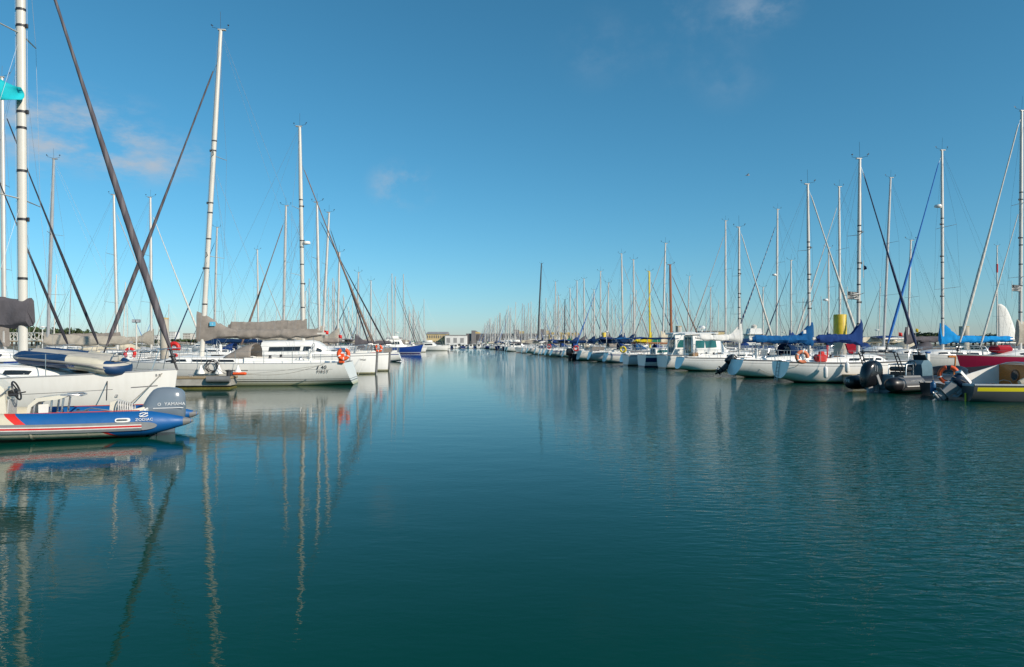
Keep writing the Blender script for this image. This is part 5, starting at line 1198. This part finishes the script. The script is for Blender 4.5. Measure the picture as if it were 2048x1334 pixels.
# black rigid inflatable with the big outboard
def vector_rib():
    rz = R(25); sx = at(1745, 29.6); o = thing('inflatable_boat', 'black and grey rigid inflatable with a huge black outboard and a console on the right', 'inflatable', (0, 0, 0), rz)
    xs = -2.7; o.location = sx - RZ(rz) @ V((xs + .35, 0, 0)); hw, R_, z0 = .98, .32, .38
    path = tube_path(0, hw, xs + .55, 3.1, .4, z0)
    pts = [V((path[0].x - dx, hw, z0)) for dx in (.55, .53, .44, .28)] + path + [V((path[0].x - dx, -hw, z0)) for dx in (.28, .44, .53, .55)]
    gm = bpy.data.materials.new('hypalon_black_and_grey'); nt, p_ = nodes_of(gm); tc = nt.nodes.new('ShaderNodeTexCoord'); sp = nt.nodes.new('ShaderNodeSeparateXYZ'); nt.links.new(tc.outputs['Object'], sp.inputs[0])
    nz = nt.nodes.new('ShaderNodeTexNoise'); nz.inputs['Scale'].default_value = 4; nt.links.new(tc.outputs['Object'], nz.inputs[0])
    cc = mixc(nt, band(nt, sp.outputs[0], xs + .55, xs + 1.95), (.012, .012, .015), mixc(nt, nz.outputs[0], (.085, .085, .09), (.12, .118, .12))); nt.links.new(cc, p_.inputs['Base Color']); p_.inputs['Roughness'].default_value = .38
    b = MB(); b.tube(pts, [.05, .16, .26, .305] + [R_] * len(path) + [.305, .26, .16, .05], 24); b.build('tube', gm, o, 70)
    b = MB()
    for s_ in (-1, 1): b.tube([(xs + .75, s_ * (hw + R_ * .98), z0 - .08), (0, s_ * (hw + R_ * .98), z0 - .08), (1.6, s_ * (hw + R_ * .98), z0)], .032, 8)
    b.build('rubbing_strake', alu, o)
    b = MB()
    for s_ in (-1, 1): b.loft([[V((x_, s_ * hw + dy, z0 + R_ - .03 + dz)) for dy, dz in ((-.15, 0), (-.12, .07), (.12, .07), (.15, 0))] for x_ in (xs + .8, xs + 1.9)])
    recalc(b.build('step_pad', greyrub, o))
    b = MB(); b.text('VECTOR', .17, Matrix(((1, 0, 0, xs + 1.35), (0, -.42, -.91, -hw - R_ * .91 - .004), (0, .91, -.42, z0 + R_ * .40), (0, 0, 0, 1))), 0, ext=.004, space=1.15); b.build('lettering', fendw, o)
    b = MB(); b.text('VE', .2, Matrix(((0, 0, -1, xs + .03 - .06), (-1, 0, 0, hw - .05), (0, 1, 0, z0 + .08), (0, 0, 0, 1))), 0); b.build('stern_lettering', fendw, o)
    b = MB(); b.box((.3, 0, .30), (4.4, 1.5, .05)); b.build('floor', mat('floor_dark', (.12, .13, .14), .7), o)
    b = MB(); b.box((xs + .75, 0, .45), (.08, 1.4, .62), .02); b.loft([[V((x_, -.8 * w, .12)), V((x_, 0, zk)), V((x_, .8 * w, .12))] for x_, w, zk in ((xs + .7, 1, -.12), (.6, 1, -.2), (2.6, .4, .1))], False); b.build('transom', mat('transom_blue_grey', (.22, .30, .34), .4), o)
    b = MB(); xc = .62; b.loft([[V((xc + x_, y, z_)) for x_, y in ((-a_, -w), (b_, -w), (b_, w), (-a_, w))] for z_, a_, b_, w in ((.32, .22, .5, .40), (.9, .26, .48, .40), (1.18, .30, .42, .39), (1.36, .06, .30, .34))])
    co = b.build('console', mat('console_blue_grey', (.10, .17, .21), .35), o, 20); wheel(co, V((xc - .40, 0.02, 1.14)), .2, R(-65), rubber)
    b = MB(); b.loft([[V((xc + .2, y, 1.34)), V((xc + .3, y, 1.34)), V((xc + .12, y * .9, 1.6)), V((xc + .09, y * .9, 1.6))] for y in (-.32, 0, .32)]); b.build('windscreen', glass, co)
    b = MB()
    for y in (-.42, .42): b.tube([(xc - .9, y, .32), (xc - .9, y, 1.16), (xc - .95, y, 1.2), (xc - 1.35, y, 1.18), (xc - 1.42, y, .32)], .02, 8)
    b.tube([(xc - .95, -.42, 1.2), (xc - .95, .42, 1.2)], .02, 8); b.tube([(xc - 1.35, -.42, 1.18), (xc - 1.35, .42, 1.18)], .02, 8); b.build('seat_rail', steel, o)
    b = MB(); b.box((xc - 1.15, 0, .98), (.40, .9, .20), .07); b.box((xc - 1.15, 0, .6), (.34, .8, .5), .03); b.build('jockey_seat', rubber, o)
    b = MB()
    for s_ in (-1, 1):
        y = s_ * .86
        for dx in (0, .22): b.tube([(xs + 1.0 + dx, y, .55), (xs + .95 + dx, y, .95), (xs + .55 + dx * .9, y * .98, 1.72)], .024, 8)
        for k in (.2, .5, .8): q0, q1 = V((xs + .95, y, .95)).lerp(V((xs + .55, y * .98, 1.72)), k), V((xs + 1.17, y, .95)).lerp(V((xs + .75, y * .98, 1.72)), k); b.tube([q0, q1], .03, 6)
    b.tube([(xs + .65, -.85, 1.74), (xs + .65, .85, 1.74)], .03, 8); b.build('roll_bar', mat('black_steel', (.03, .03, .035), .3, metal=.5), o)
    rings = [(.10, -.50, -.15, .08), (.25, -.55, .20, .22), (.45, -.57, .42, .28), (.70, -.56, .50, .29), (.95, -.50, .48, .28), (1.12, -.38, .42, .25), (1.24, -.18, .30, .18), (1.29, 0, .16, .08)]
    outboard(o, (xs + .25, 0, .10), rings, blk, mat('leg_grey', (.35, .35, .36), .3), tilt=R(4), trim=True)
    return o
vector_rib()
# grey skiff with the yellow stripe
def skiff():
    rz = R(-1.5); L = 5.6; st = at(1918, 25.4); o = thing('skiff', 'dark grey day boat with a yellow stripe and wooden bulkhead at the right edge', 'motorboat', st + RZ(rz) @ V((L / 2, 0, 0)), rz)
    hm = hullmat('skiff_grey', (.060, .066, .074), (.02, .025, .03), fz=.03, cove=[((.66, .56, .01), .11, .25, .12, 9)], rough=.4); H = Hull(L, 2.05, .64, .86, .42, 0, .45, -.02, -.1)
    recalc(H.hull_mb(20, 8).build('hull', [hm, hm], o))
    b = MB(); rings = []
    for i in range(15):
        t = .01 + .98 * i / 14; w = H.half(t) - .06; x = -L / 2 + L * t; rings.append([V((x, w, H.sheer(t))), V((x, w * .9, .25)), V((x, -w * .9, .25)), V((x, -w, H.sheer(t)))])
    b.loft(rings, False, False, False); b.build('lining', gel, o)
    b = MB()
    for s_ in (-1, 1):
        rings = []
        for i in range(19):
            t = i / 18; p0 = H.edge(t, s_, -.02, .012); p1 = H.edge(t, s_, .10, .012); rings.append([p0 + V((0, 0, -.05)), p0, p1, p1 + V((0, 0, -.05))])
        b.loft(rings)
    b.box((-L / 2 + .02, 0, .60), (.08, 1.7, .1), .02); recalc(b.build('gunwale', mat('gunwale_grey', (.45, .47, .5), .5), o))
    b = MB(); xb = -L / 2 + 2.05; b.loft([[V((x_, y, .3)), V((x_, y, h_)), V((x_, y - .06 * (1 if y > 0 else -1), h_)), V((x_, y - .06 * (1 if y > 0 else -1), .3))] for x_, y, h_ in ((-L / 2 + .15, .80, .66), (-L / 2 + 1.0, .90, .98), (xb, .93, 1.30))]); recalc(b.build('side_coaming', gel, o))
    b = MB(); b.box((xb + .02, 0, .80), (.05, 1.84, 1.04), .01); bk = b.build('bulkhead', wood, o)
    b = MB(); b.torus(.20, .03, Matrix.Translation((xb - .015, .0, .92)) @ Matrix.Rotation(R(90), 4, 'Y'), 22, 8); b.build('porthole_frame', brownm, bk)
    b = MB(); b.lathe([(.005, 0), (.19, 0), (.19, .012), (.005, .012)], 20, mtx=Matrix.Translation((xb - .028, 0, .92)) @ Matrix.Rotation(R(90), 4, 'Y')); b.build('porthole_glass', glass, bk)
    b = MB(); b.loft([[V((x_, .93 * w, z_)), V((x_, .5 * w, z_ + .1)), V((x_, 0, z_ + .14)), V((x_, -.5 * w, z_ + .1)), V((x_, -.93 * w, z_))] for x_, w, z_ in ((xb, 1, 1.30), (xb + 1.2, .95, 1.22), (xb + 2.2, .7, 1.1), (xb + 3.0, .3, 1.05))], False, False, False); b.build('cabin_top', gel, o).modifiers.new('thick', 'SOLIDIFY').thickness = .03
    b = MB(); b.box((-L / 2 + 1.0, .1, .52), (1.3, 1.1, .07), .02, rot=Matrix.Rotation(R(-3), 3, 'Y')); b.build('bench', wood, o)
    b = MB(); b.tube([(xb - .35, -.72, .68), (xb + .15, -.74, .86), (xb + .8, -.74, 1.16), (xb + 1.6, -.72, 1.5)], [.10, .17, .18, .18], 14); b.build('rolled_sail', CL['cream'], o)
    b = MB(); b.torus(.10, .014, Matrix.Translation((xb - .1, -1.0, .66)) @ Matrix.Rotation(R(80), 4, 'X'), 18, 6); b.tube([(xb - .6, .3, .62), (xb - .3, .2, .75), (xb - .12, .1, .70), (xb - .05, 0, .5)], .012, 6); b.build('rope_tail', ropew, o)
    rings = [(.20, -.26, .05, .08), (.28, -.30, .22, .15), (.40, -.31, .30, .17), (.52, -.30, .29, .168), (.62, -.26, .22, .14), (.67, -.14, .10, .08)]
    ob = outboard(o, (-L / 2 - .30, -.05, .42), rings, mat('cowl_navy', (.012, .02, .045), .25), mat('leg_dull', (.20, .21, .22), .45), tilt=R(48))
    b = MB(); b.loft([[V((-.31 + .6 * k * 0 + (x_), y, z_)) for x_, y in ((-.0, -w), (.56, -w * .9), (.56, w * .9), (0, w))] for z_, w in ((.57, .172), (.66, .13), (.70, .07))]); recalc(b.build('cowl_top', gel, ob))
    b = MB(); b.tube([(-L / 2 + .1, -.25, .68), (-L / 2 - .35, -.12, .9)], .02, 6); b.build('tiller', dark, o)
    b = MB(); b.tube([(-L / 2 - .05, -.45, .30), (-L / 2 - .05, -.45, -.4)], .028, 8); b.build('yellow_rudder_stock', mat('rudder_yellow', (.55, .50, .02), .5), o)
    return o
skiff()
# open boat between skiff and inflatable
def open_boat(label, stx, d, L, hull, cov=None, rz=None, fb=.62, dk=True):
    rz = AX if rz is None else rz; o = thing('open_boat', label, 'motorboat', at(stx, d) + RZ(rz) @ V((L / 2, 0, 0)), rz); H = Hull(L, L * .36, fb, .9, .35, 0, .4, -.02, -.1)
    recalc(H.hull_mb(16, 6).build('hull', [hull, hull], o)); H.deck_mb(10).build('deck', deckm, o)
    b = MB()
    for s_ in (-1, 1): b.tube([H.edge(i / 14, s_, 0, .01) for i in range(15)], .04, 6)
    b.build('gunwale', greyrub, o)
    if cov:
        b = MB(); b.loft([[V((-L / 2 + L * t, w * math.cos(a_), H.sheer(t) + .02 + hh * math.sin(a_) ** .8 + .02 * math.sin(a_ * 5 + t * 20))) for a_ in [math.pi * j / 12 for j in range(13)]] for t, hh, w in [(t_, .08 + .26 * math.sin(math.pi * min(1, t_ * .9 + .1)), H.half(t_) * .92) for t_ in (.06, .15, .25, .35, .45, .55, .66, .76, .84)]], False, True, True)
        recalc(b.build('cover', CL[cov], o, 60))
    return o, H
hbk = hullmat('dark_hull', (.02, .025, .03), (.015, .015, .02)); ob1, HH = open_boat('low dark workboat beside the grey day boat, orange lifebuoy on its stern', 1868, 27.3, 5.2, hbk, fb=.50)
horseshoe('lifebuoy', 'orange lifebuoy on the low dark workboat behind the tilted outboard', at(1897, 26.9, .88), (-.75, -1, 0), orange, .30, .085, gap=.5, spin=90)
fender('blue fender hanging at the stern of the low dark workboat', at(1866, 26.7, .12), .5, .1, mat('fender_blue', (.01, .09, .22), .4))
b = MB(); b.tube([(-1.7, .1, .6), (-1.62, .1, 1.3), (-1.60, .1, 1.6)], .03, 8); b.box((-1.75, .1, 1.58), (.35, .08, .09), .02); b.build('wooden_post', wood, ob1)
b = MB()
for k in range(6): b.tube([(-2.4 + .3 * k, -.5 + .15 * (k % 3), .56), (-2.1 + .3 * k, .1, .64), (-1.9 + .3 * k, .5, .58)], .018, 5)
b.build('rope_heap', rope, ob1)
ob2, HH = open_boat('white launch under a dark canvas cover between the red boat and grey day boat', 1895, 31.5, 6.2, HW[1], 'black', fb=.72)
b = MB(); b.box((-2.2, -HH.half(.15) - .0, .46), (.30, .03, .22), .01); b.box((-1.8, -HH.half(.2) - .0, .45), (.16, .03, .2), .01); b.build('side_port', glass, ob2)
# second row on the right: red boat and the ones beside it
hred = hullmat('red_hull', (.33, .010, .05), (.05, .02, .02), fz=.30, boot=((.10, .015, .02), .30, .38), cove=[((.60, .57, .5), .0, .05)])
o9, h9, p9 = sailboat('red-hulled sailboat with thick white furled sails and a navy sprayhood at the right edge', L_(2040, 45), zat(222, 45), 45, -1, L=12.2, B=3.8, fb=1.24, furl='white', frad=.13, cover='beige', hull=hred,
    det=2, mf=.62, mast=alu, rake=-.12, cabh=.42, mastr=.125, hood='navy', inner=('white', .62, .08), ch=1.2, furlf=.965, ang=0.03)
b = MB(); b.box((2.9, 0, 1.75), (1.3, .9, .5), .2); b.build('red_sail_bag', CL['red'], o9)
b = MB(); b.box((1.4, -.9, 1.55), (1.6, .5, .3), .12); b.build('blue_sail_bag', CL['teal'], o9)
o10, h10, p10 = sailboat('white sailboat with a bright blue boom cover and bright blue furled jib', L_(1885, 51.5), zat(301, 51.5), 51, -1, L=11.6, B=3.7, fb=1.2, furl='blue', frad=.12, cover='cyan', hull=HW[0], det=2, mf=.60, mast=alu, rake=.05,
    mastr=.12, radar=12.4, ch=1.15, furlf=.965)
S('sailboat with a slender grey mast right of the crossed blue furled jibs', 1815, 1822, 481, 56.2, -1, furl=None, cover='grey')
S('sailboat with a leaning pale brown mast and bare white boom behind the black inflatable', 1767, 1782, 355.5, 60.6, -1, furl=None, cover='none', mast=alug, bare=True, L=11.8)
S('sailboat with a cream boom cover and white furled jib behind the big yellow-topped pile', 1680, 1678, 374, 65.2, -1, furl='white', cover='cream', frad=.10, style='pack', L=11.8)
S('sailboat with a thin mast and radar between the petrol blue cover and the yellow-topped pile', 1657, 1657, 496, 69.6, -1, furl='grey2', cover='navy', radar=6.5)
S('sailboat with a short mast and navy boom cover behind the petrol blue cover', 1582, 1582, 521, 74.5, -1, furl='navy', cover='royal', frad=.09, ch=1.1)
S('sailboat with a navy-and-white spiral furled jib and navy boom cover', 1553, 1555, 419, 79, -1, furl='navyw', cover='navy', frad=.12, radar=10, style='pack', ch=.7)
S('sailboat with pale furled jib and long navy boom cover behind the slack white canvas', 1451, 1451, 442, 91.5, -1, furl='grey2', cover='navy', frad=.11, style='pack')
S('small sailboat with a thin mast left of the navy-and-white furled jib', 1526, 1526, 575, 84, -1, furl=None, cover='grey')
S('small sailboat with a thin mast behind the pilothouse boats', 1421, 1421, 575, 97, -1, furl='black', cover='white')
S('sailboat with a leaning mast above the grey pile', 1374, 1379, 553, 107, -1, furl='grey2', cover='taupe')
# hoisted sail seen beyond the second row
ow, hw_, pw_ = S('sailboat with a hoisted white sail and a red band on its mast, far right', 1994, 1994, 492, 104, -1, furl=None, cover='none', L=11)
b = MB(); rings = []; xm_ = (.58 - .5) * 11
for i in range(15):
    k = i / 14; z = zat(682, 104) + (zat(608, 104) - zat(682, 104)) * k; w = 2.75 * (1 - k) ** .55 + .55
    rings.append([V((xm_ - .15 - w * j / 8, .22 * math.sin(math.pi * j / 8) * (1 - k * .5) , z)) for j in range(9)])
b.loft(rings, False, False, False); s_ = b.build('hoisted_sail', CL['white'], ow); s_.modifiers.new('thick', 'SOLIDIFY').thickness = .02
b = MB(); zz_ = zat(545, 104); b.tube([(xm_, 0, zz_), (xm_, 0, zz_ + 1.3)], .13, 10); b.build('red_mast_band', redc, ow)

S('sailboat with a varnished brown wooden mast and two brown furled sails', 1343, 1340, 530, 69.5, 1, furl='brown', cover='none', mast=brownm, frad=.10, inner=('brown', .72, .07), mastr=.13, L=8.5)
S('sailboat with a white mast leaning right and cream boom cover, left of the brown mast', 1325, 1331, 487, 72.9, -1, furl='grey2', cover='cream', mf=.6, L=9)
S('sailboat with a yellow mast and yellow boom cover', 1300, 1298, 543, 76.6, 1, furl='navyw', cover='yellow', coverlen=.4, mast=yelm, mastr=.10, L=8.6, frad=.085)
S('sailboat with twin-spreader white mast and dark furled jib, left of the yellow mast', 1268, 1267, 520, 80.6, 1, furl='grey2', cover='navy', L=9)
S('sailboat with a white mast and navy boom cover right of the far yellow-topped pile', 1246, 1243, 508, 86, 1, furl='grey2', cover='navy', L=9.5)
S('sailboat with a short mast right of the bright blue furled jib', 1215, 1217, 566, 95.5, -1, furl='grey2', cover='grey', L=8)
S('sailboat with a bright blue furled jib sloping left and a navy boom cover', 1201, 1201, 543, 100.3, -1, furl='blue', cover='navy', L=9.2)
S('sailboat with a short pale mast between two crossed dark furled jibs', 1188, 1188, 580, 104.6, 1, furl='black', cover='navy', L=8)
S('sailboat with a navy furled jib sloping right, left of the crossed jibs', 1168, 1168, 558, 110, 1, furl='navy', cover='grey', L=9)
S('sailboat with a pale mast and navy boom cover in the middle of the right-hand row', 1154, 1154, 562, 116, 1, furl='grey2', cover='royal', L=9)
S('sailboat with a dark green boom cover right of the tall dark mast', 1141, 1140, 577, 122, 1, furl='navy', cover='green', L=8.5)
S('sailboat with a short black mast right of the tall dark mast', 1129, 1130, 600, 128, 1, furl='navy', cover='grey', mast=blackm, L=8)
S('sailboat with a pale mast and pale cover, two right of the tall dark mast', 1118, 1117, 592, 134, 1, furl='grey2', cover='white', L=8)
S('sailboat with leaning pale mast and grey furled jib, right of the tall dark mast', 1112, 1111, 564, 140, 1, furl='grey2', cover='cream', L=10)
S('sailboat with a short mast just right of the tall dark mast', 1092, 1092, 596, 153, 1, furl='black', cover='beige', L=9, det=0)
S('racing yacht with the tall dark carbon mast in the middle of the picture', 1075, 1083, 527, 161, -1, furl=None, cover='white', mast=blackm, mastr=.17, L=13, sprd=3)
S('sailboat with a pale mast left of the tall dark mast', 1062, 1062, 603, 177, -1, furl='grey2', cover='white', L=9.5, det=0)
S('sailboat with a pale mast, second left of the tall dark mast', 1056, 1057, 606, 184, 1, furl='grey2', cover='grey', L=9.5, det=0)
for k, (px, d) in enumerate(((1085, 133), (1143, 88.5))):
    o, H = open_boat(['small white open boat in the right-hand row below the tall dark mast', 'small dark open boat with a black outboard and red lifebuoy in the right-hand row'][k], px, d, 5.5, [HW[0], hbk][k], None, fb=.8)
    outboard(o, (-2.95, 0, .35), cr, blk, blk, scale=1.2)
horseshoe('lifebuoy', 'red lifebuoy on the dark open boat in the right-hand row', at(1152, 88, 1.5), (-.3, -1, 0), redc, .3, .1, gap=.02)
horseshoe('lifebuoy', 'small far red lifebuoy on the boat below the dark green boom cover', at(1098, 121, 1.6), (-.3, -1, 0), redc, .33, .11, gap=.02)

# flags
def flag(label, p, w, h_, kind, name='flag'):
    o = thing(name, label, 'flag', p)
    mats = dict(stripes=[fendw, dark], red=[redc], yellow=[mat('flag_yellow', (.65, .48, .02), .8)], navy=[CL['navy']])[kind]
    b = MB(); n_ = 9 if kind == 'stripes' else 1
    for s_ in range(n_):
        z1, z0 = h_ * (1 - s_ / n_), h_ * (1 - (s_ + 1) / n_); rings = []
        for i in range(13):
            k = i / 12
            if kind == 'navy': zz0, zz1 = h_ * .5 * k, h_ * (1 - .5 * k)
            else: zz0, zz1 = z0, z1
            rings.append([V((w * k, .05 * math.sin(k * 8), zz0 - .06 * k)), V((w * k, .05 * math.sin(k * 8 + .4), zz1 - .06 * k))])
        for i in range(12): b.add(rings[i] + rings[i + 1], [(0, 1, 3, 2)], (1 if (s_ % 2 == 0) and not (i < 4 and s_ < 4) else 0) if kind == 'stripes' else 0)
    if kind == 'stripes':
        for i in range(6): b.box((w * (.05 + .10 * (i % 3)), .03, h_ * (.90 - .22 * (i // 3))), (.03, .09, .06), mi=1)
    f_ = b.build('cloth', mats, o); f_.modifiers.new('thick', 'SOLIDIFY').thickness = .006
    b = MB(); b.tube([(-.01, 0, -h_ * 1.2), (-.01, 0, h_ * 1.6)], .012, 5); b.build('halyard', ropew, o)
flag('black and white striped regional flag left of the navy-jibbed mast', at(1695, 37.0, zat(598, 37)), .62, .42, 'stripes')
flag('smaller black and white striped flag by the mast at the right edge', at(2024, 44.6, zat(582, 44.6)), .62, .42, 'stripes')
flag('small navy pennant high beside the navy-jibbed mast', at(1727, 37.3, zat(541, 37.3)), .22, .34, 'navy')
flag('small red courtesy flag left of the crossed blue furled jibs', at(1797, 46.5, zat(672, 46.5)), .28, .26, 'red')
flag('small yellow flag right of the crossed blue furled jibs', at(1831, 56.2, zat(664, 56.2)), .25, .3, 'yellow')
flag('red ensign above the deck-saloon boat stern of the left row', at(648, 61.0, zat(668, 61)), .40, .32, 'red')
flag('small red flag on the rail behind the racing sailboat stern', at(677, 52.0, zat(676, 52)), .26, .26, 'red')
gu = thing('gull', 'small gull flying in the sky over the right-hand row', 'bird', at(1495, 62, zat(351, 62)))
b = MB(); b.tube([(-.16, 0, 0), (-.06, 0, .02), (.08, 0, .02), (.16, 0, .03), (.2, 0, .02)], [.012, .045, .05, .03, .008], 8)
for s_ in (-1, 1): b.add([(.06, 0, .04), (-.06, 0, .04), (-.04, s_ * .22, .12), (.07, s_ * .22, .13), (-.07, s_ * .46, .07), (-.02, s_ * .44, .08)], [(0, 3, 2, 1), (3, 5, 4, 2)])
b.build('body', alug, gu)

# ------------------------------------------------------------------ the rest of the moored boats, smaller and smaller along both sides
taken = []
for o in bpy.data.objects:
    if o.parent is None and o.get('category') in ('sailboat', 'motorboat'):
        u = EU.dot(o.location); n = EN.dot(o.location); taken.append((u, n))
def free(u, n, gap=3.7): return all(abs(u - a) > gap or abs(n - b_) > 9 for a, b_ in taken)
rf = random.Random(21)
covs = ['navy', 'navy', 'royal', 'grey', 'beige', 'white', 'taupe', 'teal', 'cream', 'green']; furs = ['white', 'grey2', 'grey2', 'navy', 'black', 'grey', 'blue']
seen = {}
def where(s_, row, u):
    side = 'left' if s_ < 0 else 'right'
    rw = {'A': side + ' channel row', 'B': side + ' second row', 'C': 'third row far ' + side, 'D': 'fourth row far ' + side}[row]
    return rw + (', near part' if u < 100 else (', middle' if u < 150 else (', far part' if u < 215 else ', far end')))
rows = [(-1, 'A', -10.9, 176, 292, 6.5), (-1, 'B', -26, 112, 285, 6.0), (-1, 'C', -62, 95, 250, 24), (-1, 'D', -75, 120, 240, 24),
        (1, 'A', 23, 88, 392, 4.1), (1, 'B', 37.5, 108, 385, 5.6), (1, 'C', 74, 95, 285, 13.0), (1, 'D', 88, 130, 280, 20)]
for s_, row, n0, u0, u1, step in rows:
    u = u0
    while u < u1:
        u += step * rf.uniform(.92, 1.12); n = n0 + rf.uniform(-.5, .5)
        if not free(u, n) or len(taken) > 292: continue
        taken.append((u, n)); bow = rf.choice((1, -1)); 
        p = UN(u, n); d = p.y
        if rf.random() < .13:
            mc = rf.choice(['white', 'white', 'navy-hulled']); lab = '%s motor cruiser moored in the %s' % (mc, where(s_, row, u))
            motorboat(lab, UN(u, n + (s_ * -1.2 if row == 'A' else 0)), AX + (0 if bow > 0 else math.pi), L=rf.uniform(7, 9.5), B=rf.uniform(2.6, 3.2), fb=rf.uniform(1.0, 1.3), ctop=rf.uniform(1.2, 1.7), cab=(.18, .8), det=0, glassm=glass,
                      hull=HW[4] if mc == 'navy-hulled' else HW[0], fly=rf.random() < .4, group='boats moored in the ' + where(s_, row, u))
            continue
        H_ = rf.uniform(10.5, 15.5) if row in 'AB' else rf.uniform(11, 15); cv = rf.choice(covs); fu = rf.choice(furs)
        hullc = rf.choices([HW[0], HW[1], HW[2], HW[5], HW[4], HW[3]], [5, 4, 3, 2, 1, 1])[0]
        hc = {'navy_hull': 'navy-hulled', 'cream_hull': 'cream-hulled'}.get(hullc.name, 'white')
        lab = '%s sailboat, %s cover, %s furled jib, %s' % (hc, WORD[cv], WORD[fu], where(s_, row, u))
        sailboat(lab, (p.x + (bow * .8), p.y + bow * .08), H_, d, bow, L=H_ * .74, furl=fu, frad=.06 + H_ * .002, cover=cv, hull=hullc, det=0, rake=rf.uniform(-.5, .1), sprd=rf.choice((1, 2)), group='boats moored in the ' + where(s_, row, u),
                 fb=rf.uniform(1.0, 1.25), ch=rf.uniform(.6, .95), style=rf.choice(('cover', 'pack')), mast=rf.choice((alu, alu, whitem, alug)))
pontoon('far cross pontoon closing the left half of the channel end', at(868, 318), at(958, 318), 2.0, 'cross_pontoon')
for k in range(9):
    px = 896 + k * 7.6; mc = k % 3 != 1
    motorboat('%s small motorboat on the far cross pontoon, number %s from its left end' % (('white', 'navy-hulled')[not mc], ('one', 'two', 'three', 'four', 'five', 'six', 'seven', 'eight', 'nine')[k]), at(px, 312 + (k % 2)), AX + math.pi / 2 + rf.uniform(-.1, .1), L=rf.uniform(5.5, 7.5), B=2.4,
              fb=rf.uniform(.8, 1.1), ctop=rf.uniform(.7, 1.3), cab=(.2, .8), det=0, glassm=glass, hull=HW[0] if mc else HW[4], group='small motorboats on the far cross pontoon')
print('BOATS', len(taken), 'OBJECTS', len(bpy.data.objects))
